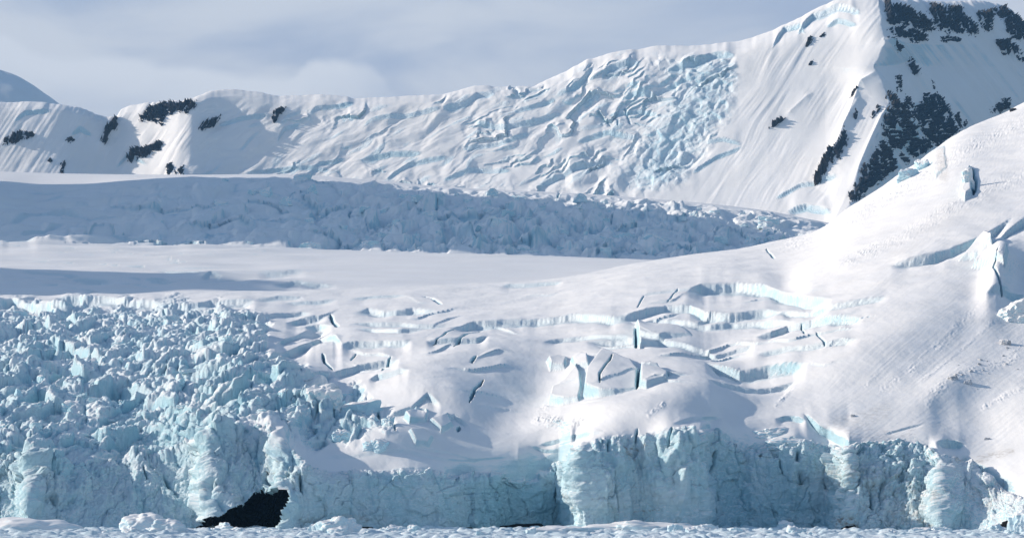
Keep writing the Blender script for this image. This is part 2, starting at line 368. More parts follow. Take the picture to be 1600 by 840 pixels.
# crevasse faces in the middle of the slope (pixels of the photograph, left to right)
for pts, h, wu, wd in [
    ([(395,468),(435,464),(470,463),(480,469)],2.5,8,10), ([(440,471),(500,470),(530,467)],2.5,8,8),
    ([(540,467),(580,463),(617,461),(645,459)],2.2,8,8), ([(400,492),(430,489),(472,486),(490,490)],4,10,12),
    ([(550,487),(575,482),(600,484),(620,484),(645,481),(690,484)],5.5,12,12), ([(445,502),(470,495),(512,493)],5,10,14),
    ([(475,507),(500,507),(520,512)],6,8,12), ([(540,512),(560,507),(590,506),(625,505),(650,508),(710,508)],4.0,10,10),
    ([(552,519),(580,518),(623,523),(670,519)],3.6,9,9), ([(395,560),(430,550),(465,547),(492,541)],5.5,12,14),
    ([(530,551),(560,546),(600,543),(645,543)],4.2,12,12), ([(480,541),(500,535),(520,538),(536,552)],5,8,16),
    ([(665,543),(710,542),(745,541),(765,532)],3.8,10,12), ([(515,588),(560,573),(600,566),(625,564)],4.8,10,18),
    ([(470,600),(500,590),(525,585)],6,10,16), ([(575,596),(590,590),(625,588),(640,590)],3.5,8,10),
    ([(700,514),(740,506),(800,503),(850,500),(900,495),(960,498),(985,494)],6.0,14,13),
    ([(960,500),(1000,490),(1040,480),(1078,478),(1100,489),(1140,491),(1205,483),(1225,484)],6.5,14,13),
    ([(1070,462),(1095,452),(1150,447),(1195,448),(1230,455),(1258,466),(1300,467)],9,16,18),
    ([(1000,468),(1040,461),(1090,457)],1.4,8,5), ([(990,506),(1020,498),(1050,497),(1110,500),(1145,497),(1190,497),(1245,499)],4.6,14,12),
    ([(915,531),(960,527),(1000,525),(1060,527),(1105,531),(1135,541)],4.4,12,12), ([(845,537),(880,528),(920,524),(992,524)],3.0,12,10),
    ([(1208,490),(1222,485),(1240,483),(1300,478),(1340,470),(1390,460)],4.2,12,9), ([(1180,520),(1205,515),(1230,505),(1270,497),(1320,493),(1350,495)],6.0,14,12),
    ([(1180,548),(1230,542),(1255,540),(1285,535),(1345,531)],3.2,12,10), ([(1100,552),(1125,559),(1155,566),(1200,563),(1240,563),(1262,562)],7.0,14,14),
    ([(1105,589),(1165,592),(1205,589),(1245,581)],3.4,12,10), ([(1110,536),(1150,530),(1180,530)],2.6,10,10),
    ([(1390,415),(1440,402),(1485,390),(1530,372),(1585,340)],6,14,14), ([(1425,404),(1455,398),(1485,390)],2.2,8,7),
    ([(1540,470),(1570,465),(1625,464)],5,10,10), ([(780,447),(800,445),(840,444),(882,442)],2.6,8,6),
    ([(1560,372),(1590,350),(1640,320)],6,14,14),
    ([(430,540),(470,520),(512,515)],3,10,10), ([(620,700),(700,705),(740,717),(800,712)],0.8,10,5),
    ([(500,715),(560,716),(640,707),(700,716),(760,716)],0.9,10,5), ([(840,690),(880,681),(930,676)],2.0,10,8),
    ([(868,690),(905,680),(945,675)],1.2,9,6), ([(1210,650),(1235,648),(1262,655)],3,8,10), ([(1255,640),(1280,668),(1320,688),(1350,692)],4,14,16),
    ([(825,690),(850,700),(880,702)],1.6,9,9), ([(1380,680),(1420,672),(1445,668)],1.2,8,5), ([(1460,705),(1480,700),(1510,698)],4,10,12),
    ([(1050,662),(1080,653),(1130,648)],1.4,8,6), ([(640,640),(668,628),(690,640)],3,8,10), ([(600,650),(640,640),(662,640),(672,655)],3.0,10,10),
    ([(690,655),(710,650),(735,658)],2.4,8,8)]:
    S.scarp(pts, h, wu, wd, face=max(3, h * 0.9), short=pts[-1][0] < 720 and pts[0][1] < 530)
FOLD = [(420,470),(700,455),(1000,440),(1250,440),(1380,470),(1330,560),(1230,610),(1000,650),(860,640),(700,640),(600,600),(480,560)]
mfold = sstep(-10, 40, poly_sd(FOLD, NU, NV)) * front * above
pf = (NV + .12 * NU) / 21 + .9 * perlin(NU / 120, NV / 60, NU * 0, 71) + .3 * perlin(NU / 40, NV / 40, NU * 0, 72)
sf = pf - np.floor(pf); gf = sstep(.0, .45, perlin(NU / 90, pf * .7, NU * 0, 73))
S.dz += mfold * gf * 1.1 * (sf ** 1.5 - .4) * (sstep(0, .06, sf)); S.ice = np.maximum(S.ice, mfold * gf * .5 * (1 - sstep(.04, .13, sf)))
# straight cracks
for pts, w, dpt in [([(503,558),(508,570),(520,582)],2.2,6), ([(733,635),(743,615),(755,598)],2.2,6), ([(597,582),(604,570),(612,560)],1.6,4),
    ([(516,490),(520,502),(529,517)],3.0,7), ([(548,566),(558,555)],1.2,3), ([(660,463),(675,466),(690,474)],1.6,3), ([(937,613),(937,600),(957,570)],1.5,4),
    ([(995,612),(997,585),(1003,570)],2.2,6), ([(1010,568),(1022,577),(1043,583),(1045,593)],1.6,5), ([(1252,500),(1258,518)],1.3,3), ([(1275,516),(1290,537)],1.3,3),
    ([(993,508),(994,540)],2.2,5), ([(1197,390),(1203,400),(1210,407)],1.2,3), ([(995,485),(1008,468)],1.0,1.2), ([(1042,476),(1060,458)],1.0,1.2),
    ([(675,548),(712,518),(730,512)],1.1,2.5), ([(710,550),(735,522),(752,514)],2.2,5), ([(735,580),(744,571)],1.6,3), ([(610,650),(618,690)],1.4,3),
    ([(517,630),(522,668)],1.8,6), ([(535,632),(530,660)],1.4,5), ([(590,640),(600,672)],2.6,7), ([(715,668),(718,660)],2.5,5), ([(1372,492),(1300,500)],.8,.5),
    ([(1518,262),(1523,285),(1520,306)],4.0,12), ([(1560,420),(1552,440),(1566,470)],1.4,3), ([(992,690),(996,670)],2.0,5), ([(1045,700),(1050,668)],2.2,5), ([(460,640),(452,625)],2,5), ([(446,640),(444,622)],1.5,4)]:
    S.crack(pts, w, dpt)
# swells and hollows
for a in [(735,560,95,34,4.5,-4),(845,595,62,34,-4.5,-10),(640,600,80,30,2.2,0),(800,655,85,38,-4,-8),(700,625,70,25,3.5,10),(600,690,70,24,4,-5),(1120,535,60,26,-5,0),(1175,575,60,18,-4,0),
          (1080,610,80,24,3,0),(1230,440,26,22,-3,-30),(960,455,120,30,3,-6),(1120,425,120,26,3,-8),(620,530,90,20,3,0),(1230,610,160,34,-4,-8),(1000,640,120,20,3,0),(1560,440,22,50,8,15),
          (1350,560,120,40,2,-30),(1495,600,60,30,3,-25),(520,545,50,18,4,-10),(440,600,60,20,4,-15),(470,655,45,25,5,0),(1440,700,60,30,4,0),(1270,735,60,40,0,0)]:
    S.bump(*a)
# raised blocks
for poly, h, tilt in [([(912,615),(915,592),(940,563),(965,566),(985,568),(997,580),(994,610),(960,618),(935,620)],5,(-.06,-.05)), ([(1000,578),(1015,572),(1043,588),(1042,600),(1010,612),(1000,610)],4,(-.04,-.03)),
    ([(858,618),(862,600),(880,590),(900,572),(906,580),(908,600),(904,622),(880,624)],4,(-.05,-.02)), ([(893,560),(905,552),(918,556),(920,570),(900,572)],3,(0,0)), ([(855,560),(870,555),(885,556),(882,568),(860,570)],3,(-.05,0)),
    ([(995,505),(1020,500),(1060,500),(1080,515),(1040,522),(1000,540)],3,(-.04,0)), ([(1500,405),(1538,368),(1548,382),(1550,405)],7,(.05,-.08)), ([(1520,418),(1545,396),(1575,410),(1570,440),(1553,425)],5,(.0,-.05)),
    ([(1455,260),(1458,238),(1475,230),(1478,262),(1462,275)],1.2,(-.03,0)), ([(1500,305),(1508,270),(1516,262),(1518,305),(1508,314)],5,(0,0)),
    ([(632,655),(650,640),(668,645),(665,660),(640,668)],3,(-.05,0)), ([(672,660),(700,650),(708,662),(690,675)],2.5,(0,0)), ([(470,640),(495,620),(500,650),(490,665)],5,(-.06,0)),
    ([(500,628),(520,612),(527,640),(520,668),(500,670)],5,(-.05,0)), ([(640,685),(660,678),(676,688),(670,700),(650,700)],2,(0,0))]:
    S.block(poly, h, tilt)
# avalanche tracks and rubble bands
for pts, w, a in [([(1535,475),(1480,530),(1420,580),(1366,606)],13,.24), ([(1350,598),(1375,578)],5,.3), ([(1200,388),(1260,372),(1330,345),(1400,300),(1500,240),(1620,180)],20,.65),
                  ([(1300,418),(1400,375),(1480,330),(1560,290),(1640,260)],15,.55), ([(1440,640),(1480,605),(1540,580),(1580,560),(1630,520)],13,.36), ([(1530,640),(1580,612),(1640,590)],6,.5),
                  ([(1430,600),(1500,550),(1560,500)],4,.3), ([(1310,350),(1370,318),(1420,290)],10,.8), ([(920,655),(880,662),(870,645),(850,660)],14,.7), ([(1040,640),(1010,655)],5,.6),
                  ([(860,615),(840,640),(880,650)],12,.7), ([(1240,585),(1210,625)],5,.5), ([(1540,440),(1600,420),(1640,400)],14,.5), ([(1300,745),(1400,730),(1430,760),(1380,800)],60,.5)]:
    S.track(pts, w, a)

# ---- jumbled icefall on the left
ICEF = [(-280,468),(150,464),(300,468),(400,478),(440,500),(420,540),(470,560),(500,600),(560,600),(610,640),(620,690),(560,705),(480,700),(430,665),(375,665),(330,705),(260,740),(100,765),(-280,765)]
sdI = poly_sd(ICEF, NU, NV) + 6 * S.jit
mI = sstep(-4, 22, sdI) * front * np.maximum(above, sstep(440, 400, NU) if False else (1 - sstep(380, 430, NU))) * (1 - .75 * sstep(690, 770, NV))
# left to right the blocks grow from small shards into long slabs
GZ = base[..., 2] + 0.25 * (X * math.tan(R(20)))
wx = X + 4 * perlin(X / 22, GZ / 14, X * 0, 21); wy = GZ + 2.2 * perlin(X / 22, GZ / 14, X * 0, 22)
th = R(24); ra, rb2 = wx * math.cos(th) + wy * math.sin(th), -wx * math.sin(th) + wy * math.cos(th)
def blocks(p_, q_, sx, sy, amp, tilt, seed, groove, bl):
    F1, F2, r, ox, oy = worley(p_ / sx, q_ / sy, seed)
    z = amp * (r[0] - 0.5) * 2 + tilt * ((r[1] - 0.55) * 2 * ox * sx - (r[2] - 0.30) * 2 * oy * sy)
    return 1.2 * blur(blur(z - groove * np.exp(-(F2 - F1) / 0.12), bl), 2), F2 - F1
diag = sstep(120, 300, NU + .4 * (NV - 560))         # long slabs to the right, shards to the left
zA, eA = blocks(ra, rb2, 21, 5.2, 2.0, 0.34, 31, 1.3, 2); zB, eB = blocks(wx, wy, 9.5, 5.2, 2.0, 0.42, 35, 1.2, 2)
zb1, e1 = zA * diag + zB * (1 - diag), np.where(diag > .5, eA, eB)
zb2, e2 = blocks(ra, rb2, 6.5, 2.7, .95, 0.42, 32, 0.6, 2)
zb3, e3 = blocks(wx, wy, 2.6, 1.5, 0.40, 0.40, 33, 0.2, 1)
sizes = .45 + .9 * np.clip(.5 + perlin(X / 45, GZ / 18, X * 0, 36) * 1.1, 0, 1)
zb1 = zb1 * sizes; zb2 = zb2 * (1.35 - .5 * sizes)
S.dz += mI * (zb1 + zb2 + zb3)
S.deep = np.maximum(S.deep, mI * 0.5 * np.exp(-e1 / 0.06))
S.deep = np.maximum(S.deep, mI * 0.25 * np.exp(-e2 / 0.05))
S.ice = np.maximum(S.ice, mI * (.30 + .45 * sstep(-.15, .4, fbm(X / 14, Y / 200, GZ / 8, 3, 37))))
# broken shelf edge along the far rim of the icefall
S.scarp([(-70,471),(0,470),(20,467),(60,474),(130,479),(150,483)], 9, 6, 24, face=12)
S.scarp([(85,466),(110,465),(160,466),(205,469),(260,472)], 7, 6, 18, face=9)
S.scarp([(255,476),(310,474),(330,470),(400,469)], 6, 6, 14, face=8)
# large overhanging waves inside it
for pts, h in [([(60,545),(100,540),(140,552),(165,560)],8), ([(130,612),(180,600),(240,610)],6), ([(270,580),(310,560),(350,548)],7), ([(300,600),(340,585),(372,580)],5), ([(20,590),(70,585),(110,600)],6),
               ([(120,625),(200,592),(215,595)],4), ([(380,600),(420,590),(450,580)],5), ([(310,618),(345,596)],6), ([(200,680),(260,668),(330,650)],3), ([(150,660),(210,640),(290,640)],3), ([(0,650),(60,640),(110,650)],5)]:
    S.scarp(pts, h, 12, 18, ice=.8, face=h)

# ---- surface noise, by kind of surface
dn = np.zeros(X.shape)
wob = fbm(X / 40, Y / 70, Z / 40, 3, 41)
dn += above * (1 - mI) * front * (0.9 * wob + 0.055 * fbm(X / 3, Y / 80, Z / 1.5, 3, 42))
stk = perlin((NU * .62 + NV * .78) / 4.5, (NU * .78 - NV * .62) / 90, X * 0, 47) + .6 * perlin((NU * .62 + NV * .78) / 2.2, (NU * .78 - NV * .62) / 60, X * 0, 48)
dn += above * front * (1 - mI) * .045 * stk * sstep(1180, 1380, NU) * (.4 + 1.2 * np.clip(.4 + perlin(NU / 70, NV / 60, X * 0, 49), 0, 1))
# fine wind ripples on the open snow
dn += above * front * (1 - mI) * 0.018 * perlin((X + 1.2 * Z) / 1.4, (Z - X) / 9, Z * 0, 45)
dn += S.rough * front * above * (0.42 * fbm(X / 1.9, Y / 90, Z / 1.0, 3, 43, ridged=True) * (.35 + 1.1 * np.clip(.5 + perlin(X / 7, Z / 4, Y * 0, 46), 0, 1)) - 0.1)
dn += mI * 0.30 * fbm(X / 4, Y / 90, Z / 2.2, 3, 44, ridged=True)
# cliff faces: fluting, broken plates and crumbly ice
xf = (u - U0) / F * df; ARC = np.concatenate([[0], np.cumsum(np.hypot(np.diff(xf), np.diff(df)))])[None] + X * 0
zc = sstep(0, 8, Z)
flute = fbm(ARC / 7 + 0.3 * perlin(X / 20, Z / 20, X * 0, 60), Y / 30, Z / 34, 3, 51, ridged=True)
F1, F2, r, ox, oy = worley((ARC + 5 * fbm(X / 9, Z / 9, X * 0, 3, 61)) / 10, (Z + 4 * fbm(X / 9, Z / 9, X * 0, 3, 62)) / 13, 63)
r_, plates = r, (r[0] - 0.5) * 2.6 + 0.22 * ((r[1] - .5) * 2 * ox * 11 + (r[2] - .4) * 2 * oy * 9)
F1b, F2b, rb, oxb, oyb = worley(ARC / 4.2 + 0.4 * perlin(X / 4, Z / 4, X * 0, 64), Z / 3.6, 65)
chips = (rb[0] - 0.5) * 0.9 + 0.22 * ((rb[1] - .5) * 2 * oxb * 4.2 + (rb[2] - .5) * 2 * oyb * 3.6)
crumb = fbm(X / 6, Y / 6, Z / 6, 5, 52, ridged=True, gain=0.55)
smoothw = np.interp(NU, [-100,40,300,330,440,480,640,720,880,900,1100,1115,1290,1320,1440,1470,1560,1700], [.75,.7,.6,.8,.8,.42,.40,.55,.55,.62,.5,.45,.5,.85,.85,.40,.25,.2])
flutew = np.interp(NU, [-100,300,330,470,490,700,890,905,1090,1105,1300,1330,1700], [.3,.3,.9,.9,.15,.15,.3,1.0,1.0,.4,.4,.3,.1])
crumbw = np.interp(NU, [-100,300,480,880,1100,1300,1330,1440,1480,1700], [.6,.5,.35,.35,.4,.4,1.2,1.2,.4,.3])
big = fbm(X / 34, Y / 34, Z / 30, 2, 53)
split = -np.exp(-(perlin((ARC + .25 * Z) / 9, Z / 40, Y / 60, 58) / .045) ** 2) * sstep(-.1, .3, perlin(X / 16, Z / 16, Y * 0, 59))
fine = fbm(ARC / 1.6, Y / 9, Z / 1.4, 3, 54, ridged=True)
gash = np.clip(perlin(X / 9 + Z / 30, Y / 40, Z / 12, 56) * 2.2 - .7, 0, 1)
dn += cliff * front * (smoothw * (1.25 * plates + 1.1 * chips) + 1.5 * flutew * (flute - 0.4) + 1.0 * crumbw * crumb + 2.4 * big + 1.5 * split * smoothw + .20 * fine * (.5 + crumbw) - 1.1 * gash * smoothw)
S.ice = np.maximum(S.ice, cliff * front * np.interp(NU, [-100,300,700,880,900,1320,1460,1500,1700], [.85,.82,.85,.95,.62,.55,.40,.28,.2]) * (.65 + .35 * sstep(-.3, .3, fbm(X / 9, Y / 20, Z / 7, 3, 57))))
S.deep = np.maximum(S.deep, cliff * 0.45 * smoothw * np.maximum(np.maximum(gash * .8, -1.3 * split), np.exp(-(F2 - F1) / 0.03) * sstep(.80, .9, r[3])))
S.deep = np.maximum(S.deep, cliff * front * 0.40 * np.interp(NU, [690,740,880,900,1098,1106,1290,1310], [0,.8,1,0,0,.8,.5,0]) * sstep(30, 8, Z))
# ribs of the cliff that catch the sun on their left flank
for pts, h, wl, wr in [([(1086,672),(1062,690),(1047,720),(1036,748),(1030,790)],4.5,5,26), ([(1082,714),(1066,736),(1058,760),(1056,800)],2.6,4,16), ([(914,690),(911,722),(904,762),(898,800)],3.5,5,18), ([(944,722),(936,760),(930,805)],3.0,4,14), ([(965,690),(957,730),(950,770)],2.0,3,14),
                       ([(1112,742),(1102,780),(1098,818)],3.2,5,10), ([(372,660),(345,688),(322,702),(262,720),(190,730)],4.0,10,10), ([(335,712),(322,762),(315,806)],4.5,6,24), ([(440,668),(436,722),(432,772)],3.0,6,12), ([(470,730),(462,770),(452,815)],3.0,5,16), ([(62,716),(50,762),(44,806)],4.0,7,26), ([(130,735),(120,770),(118,800)],2.0,6,18), ([(225,725),(212,760),(205,800)],2.2,6,22),
                       ([(1345,742),(1336,790),(1330,815)],3.4,6,14), ([(1392,752),(1384,800)],2.2,5,14), ([(1425,725),(1432,770),(1425,810)],2.0,5,12), ([(1478,735),(1465,790),(1455,815)],2.6,22,26), ([(1310,700),(1300,760),(1302,800)],2.4,4,14), ([(1180,700),(1172,760),(1176,810)],1.8,5,20), ([(1240,700),(1236,750),(1242,800)],1.4,4,18), ([(600,745),(585,780),(580,815)],1.4,5,24), ([(705,745),(708,775)],2.4,5,20), ([(520,745),(512,780),(508,812)],1.6,4,20), ([(660,745),(650,790)],1.2,5,20), ([(850,735),(838,770),(842,800)],2.0,4,20)]:
    sl = S.box(pts, 3 * max(wl, wr), 0); d, t, sd = S.dist(sl, pts)
    wl = max(wl * 1.5, 8)
    lft = sd * np.sign(pts[-1][1] - pts[0][1]) > 0
    wj = 1 + .35 * perlin(NU[sl] / 7, NV[sl] / 12, NU[sl] * 0, 66)
    dn[sl] += h * wj * np.exp(-np.maximum(d + .5 * S.jit[sl], 0) / np.where(lft, wl, wr)) * np.clip(np.minimum(t, 1 - t) / .15, 0, 1) * front[sl]
# near-vertical cracks and slots in the cliffs
for pts, w, dpt in [([(948,706),(950,690)],1.8,3), ([(1095,720),(1093,708)],2.2,3), ([(1110,742),(1116,725),(1117,705)],1.6,3), ([(1101,700),(1101,680)],1.0,2), ([(1245,720),(1246,708)],3.2,4), ([(1252,752),(1250,742)],4,4),
                    ([(1360,760),(1362,790)],2.0,3), ([(468,775),(470,752)],2.4,4), ([(226,745),(230,760)],2,3), ([(257,750),(265,765),(278,780)],2.2,3), ([(1222,738),(1218,720)],1.4,2), ([(332,785),(334,760)],1.6,3), ([(963,800),(955,740)],1.2,2), ([(1380,712),(1400,735)],1.2,1.5)]:
    S.crack(pts, w, 0.6)
    sl = S.box(pts, 12, 12); d, t, _ = S.dist(sl, pts); dn[sl] -= dpt * np.exp(-(d / w) ** 2)
lip = NV - vb[None] + 7 * perlin(NU / 13, NV / 30, X * 0, 67) + 3 * perlin(NU / 4, NV / 9, X * 0, 68)
S.ice = np.where(cliff > .5, S.ice * sstep(2, 13, lip), S.ice)
# the brown seam lines in the cliffs
for pts, w, a in [([(972,702),(1015,700)],2,.9), ([(975,702),(985,720)],8,.6), ([(990,800),(1035,798)],2,.9), ([(420,746),(446,742)],2,.6), ([(468,815),(540,808),(570,812)],7,.35), ([(905,775),(900,790)],6,.5), ([(1300,740),(1460,790),(1400,815)],26,.4),
                  ([(1485,730),(1580,705)],8,.45), ([(1500,775),(1545,790),(1570,760)],16,.4), ([(1380,640),(1300,668),(1420,690)],20,.2), ([(1325,815),(1340,830)],9,.9), ([(1440,818),(1460,825)],9,.8), ([(1240,812),(1220,822)],10,.4), ([(1550,300),(1480,340),(1400,390)],24,.12), ([(1470,240),(1475,275)],12,.5), ([(506,780),(514,770)],3,.6)]:
    sl = S.box(pts, 2 * w, 0); d, t, _ = S.dist(sl, pts); S.dirt[sl] = np.maximum(S.dirt[sl], a * (1 - sstep(.3 * w, w, d)))
# lit ridge running down from the icefall to the cave, and the dark hump at the far right
CAVE = [(306,834),(322,815),(345,803),(372,795),(383,784),(398,779),(436,776),(456,778),(452,796),(444,812),(436,834)]
sdC = poly_sd(CAVE, NU, NV) + 1.6 * S.jit
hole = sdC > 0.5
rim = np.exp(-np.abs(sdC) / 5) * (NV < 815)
dn += 1.2 * rim * cliff
dn += cliff * 3.5 * np.exp(-((NU - 1512 + (NV - 760) * .5) / 34) ** 2) * sstep(835, 800, NV) * sstep(715, 745, NV)
nd = base + nrm * dn[..., None]
nd[..., 2] += S.dz
# second pass: crumbly detail laid on the broken shape itself
n2_ = normals(nd); X2, Y2, Z2 = nd[..., 0], nd[..., 1], nd[..., 2]
d2 = cliff * (.45 + .55 * crumbw) * (.30 * fbm(X2 / 3.0, Y2 / 3.0, Z2 / 3.4, 4, 81, ridged=True, gain=.55) + .25 * perlin(X2 / 1.2, Y2 / 1.2, Z2 / 1.1, 85))
d2 = d2 + mI * .28 * fbm(X2 / 2.4, Y2 / 9, Z2 / 1.8, 3, 86, ridged=True)
nd = nd + n2_ * (d2 * front)[..., None]
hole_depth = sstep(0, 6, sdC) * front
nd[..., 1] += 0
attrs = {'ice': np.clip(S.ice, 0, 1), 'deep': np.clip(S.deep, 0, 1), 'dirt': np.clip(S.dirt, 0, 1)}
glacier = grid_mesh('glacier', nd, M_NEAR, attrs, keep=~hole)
tag(glacier, 'broken blue-white glacier and snow slope ending in an ice cliff at the water', 'glacier', kind='structure')
NEAR_P, NEAR_N = nd, nrm
def near_at(uu, vv):
    j = int(round((uu - u[0]) / US)); j = max(0, min(j, len(u) - 1))
    i = int(np.argmin(np.abs(NV[:r_sil, j] - vv))); return nd[i, j], i, j

# ================================================================== MIDDLE SNOWFIELD + SHADED ICEFALL
um = np.arange(-400, 1500, 1.6)
z0 = um * 0
crest = cv([(-100,384),(300,385),(400,387),(500,390),(600,393),(700,396),(800,398),(900,400),(1050,405),(1500,420)], um)
itop = cv([(-100,288),(0,290),(60,294),(130,292),(200,284),(300,277),(450,277),(520,281),(600,288),(700,295),(750,298),(850,302),(950,308),(1050,316),(1150,326),(1280,346),(1500,380)], um)
flat = cv([(-100,267),(0,268),(100,271),(300,273),(420,272),(500,275),(600,283),(700,292),(800,297),(900,302),(1000,309),(1100,317),(1200,329),(1280,345),(1500,378)], um)
itop = np.maximum(itop, flat + 1.5)
kv = [z0 + 500, z0 + 472, z0 + 440, z0 + 412, crest, crest + 6, crest - 4, itop + 0.5 * (crest - itop), itop, flat, flat + 20]
kd = [z0 + 1700, z0 + 1962, z0 + 2300, z0 + 2750, z0 + 3300, z0 + 3560, z0 + 3700, z0 + 4080, z0 + 4500, z0 + 5250, z0 + 5350]
MV, MD = knots(kv, kd, [6, 26, 26, 24, 8, 8, 50, 50, 20, 6])
MU = np.repeat(um[None], MV.shape[0], 0); mrow = np.arange(MV.shape[0])[:, None] + MU * 0
mb = pts3(MU, MV, MD); X, Y, Z = mb[..., 0], mb[..., 1], mb[..., 2]
T = Sheet(MU, MV, np.ones(MU.shape))
ifall = sstep(94, 102, mrow) * (1 - sstep(186, 206, mrow))
left = 1 - sstep(180, 330, MU)
rightm = sstep(420, 620, MU)
amp = ifall * (1 - .55 * sstep(150, 190, mrow)) * (0.35 + 0.65 * sstep(120, 320, MU)) * (1 - 0.4 * sstep(1050, 1250, MU))
wx = X + 12 * perlin(X / 60, Z / 30, X * 0, 121); wy = Z + 5 * perlin(X / 60, Z / 30, X * 0, 122)
def mblocks(sx, sy, a, tilt, seed, g, bl):
    F1, F2, r, ox, oy = worley(wx / sx, wy / sy, seed)
    return 1.3 * blur(a * (r[0] - .5) * 2 + tilt * ((r[1] - .4) * 2 * ox * sx - (r[2] - .4) * 2 * oy * sy) - g * np.exp(-(F2 - F1) / .12), bl), F2 - F1
a1, g1 = mblocks(46, 24, 4.5, .22, 131, 2.5, 5); a2, g2 = mblocks(24, 12, 3.0, .30, 132, 1.2, 3); a3, g3 = mblocks(11, 6, 1.3, .30, 133, .5, 2)
pm = Z / 26 + 1.2 * perlin(X / 110, Z / 60, X * 0, 151) + .5 * perlin(X / 40, Z / 30, X * 0, 152) + .15 * perlin(X / 12, Z / 9, X * 0, 153)
sm_ = 1 - (pm - np.floor(pm)); gm = sstep(-.1, .4, perlin(X / 120, pm * .8, X * 0, 154))
T.dz += amp * gm * 7 * (sm_ ** 1.4 - .4); T.ice = np.maximum(T.ice, amp * gm * .9 * (1 - sstep(.05, .25, sm_))); T.deep = np.maximum(T.deep, amp * gm * .35 * (1 - sstep(.02, .12, sm_)))
T.dz += 1.15 * amp * (a1 * (.7 + .3 * rightm) + a2 * (.45 + .75 * rightm) + a3 * (.25 + .9 * rightm) + 3.0 * fbm(X / 50, Y / 400, Z / 22, 3, 134))
T.deep = np.maximum(T.deep, amp * .7 * np.exp(-g1 / .035) * sstep(0, .3, perlin(X / 90, Z / 40, X * 0, 136)))
T.ice = np.maximum(T.ice, amp * (0.15 + 0.55 * sstep(.5, .9, np.exp(-g2 / .1)) * rightm))
# wind-carved waves on the left of the field and on the lower plateau
plat = (1 - ifall) * (mrow < 100)
wave = perlin((X + .25 * Y) / 200, (Z - .05 * X) / 15, X * 0, 140) + .7 * perlin((X + .3 * Y) / 90, (Z - .05 * X) / 7, X * 0, 141)
T.dz += (ifall * left * 11 + plat * 4.2 * (.25 + .75 * (1 - sstep(350, 560, MU))) * sstep(8, 20, mrow)) * wave
pp = Z / 10 + .012 * X + 1.0 * perlin(X / 160, Z / 30, X * 0, 161)
sp_ = 1 - (pp - np.floor(pp)); gp = sstep(.0, .4, perlin(X / 130, pp * .7, X * 0, 163)) * (1 - sstep(330, 560, MU)) * sstep(8, 22, mrow)
T.dz += plat * gp * .8 * (sp_ ** 2 - .33); T.ice = np.maximum(T.ice, plat * gp * .5 * (1 - sstep(.03, .15, sp_)))
T.dz += plat * .25 * fbm(X / 60, Y / 120, X * 0, 3, 142)
for pts, h in [([(-20,312),(40,312),(90,306),(110,303)],5), ([(0,345),(40,340),(100,335),(200,340)],6), ([(20,366),(60,362),(105,352)],6), ([(160,362),(200,365),(250,370),(300,382)],6), ([(0,380),(20,378),(60,380)],4), ([(40,302),(110,300)],3),
               ([(310,432),(330,427),(352,430)],3), ([(200,428),(240,436),(280,440)],2.5), ([(100,435),(180,441)],2.5), ([(240,420),(330,424)],2), ([(300,440),(360,436),(400,432)],3), ([(20,420),(80,424),(140,430)],2), ([(400,427),(480,424)],1.6), ([(420,447),(470,441),(530,446)],3)]:
    T.scarp(pts, h, 8, 7, ice=.5, face=3, jit=.5, short=True)
for pts, w, d in [([(550,322),(545,333),(547,345)],1.6,4), ([(571,347),(576,358)],1.5,3), ([(655,312),(655,296)],1.0,4), ([(770,345),(768,360)],1.6,7), ([(683,315),(682,325)],1.6,6), ([(950,345),(958,330)],1.4,6), ([(880,290),(870,310)],1.4,5)]:
    T.crack(pts, w, d, .8)
T.bump(850, 425, 200, 20, -4, -3)
mn = normals(np.stack([blur(mb[..., k], 7) for k in range(3)], -1))
md_ = mb + mn * (ifall * .4 * (.3 + .7 * rightm) * fbm(X / 14, Y / 300, Z / 8, 3, 143, ridged=True))[..., None]
md_[..., 2] += T.dz
field = grid_mesh('snowfield', md_, M_MID, {'ice': np.clip(T.ice, 0, 1), 'deep': np.clip(T.deep, 0, 1)})
tag(field, 'smooth snow plateau below a shaded crevassed icefall', 'snowfield', kind='structure')
def mid_at(uu, vv):
    j = int(round((uu - um[0]) / 1.6)); i = 100 + int(np.argmin(np.abs(MV[100:215, j] - vv))); return md_[i, j]

# ================================================================== MOUNTAIN RANGE
ub = np.arange(-410, 1980, 1.5); z0 = ub * 0
ridge = cv([(-420,190),(-300,150),(-200,172),(-100,166),(0,160),(60,160),(120,168),(160,181),(180,182),(188,172),(200,165),(240,160),(300,154),(315,148),(332,142),(360,140),(400,143),(440,150),(500,148),(560,154),(620,151),(700,147),(728,139),(745,136),(780,136),(830,133),(860,122),(900,103),(930,90),(960,82),(1000,77),(1030,71),(1060,72),(1100,72),(1150,65),(1200,50),(1250,30),(1290,10),(1320,0),(1345,-6),(1376,-7),(1400,-3),(1440,0),(1470,3),(1520,1),(1545,3),(1560,8),(1580,16),(1592,30),(1600,44),(1640,110),(1700,200)], ub)
ridge = ridge + .8 * perlin(ub / 9, z0, z0, 201)
footv = np.interp(ub, [-100,0,300,600,800,1000,1200,1290,1400,1700], [290,290,295,305,322,335,352,368,372,372]).astype(float)
dmid = cv([(-420,5700),(-260,5560),(-160,5640),(-100,5560),(0,5540),(90,5525),(150,5545),(185,5552),(230,5520),(285,5468),(300,5462),(345,5470),(420,5458),(600,5390),(700,5340),(800,5290),(1000,5190),(1150,5100),(1300,4995),(1376,4940),(1450,5035),(1600,5220),(1700,5340)], ub)
H = footv - ridge
def dd(t): return dmid + 40 + H * 1.15 * t
kv = [footv, footv - .33 * H, footv - .66 * H, ridge + 0.06 * H, ridge, ridge + 25]
kd = [dd(-.12), dd(.30), dd(.60), dd(.86), dd(1.10), dd(1.6)]
BV, BD = knots(kv, kd, [56, 64, 76, 14, 8])
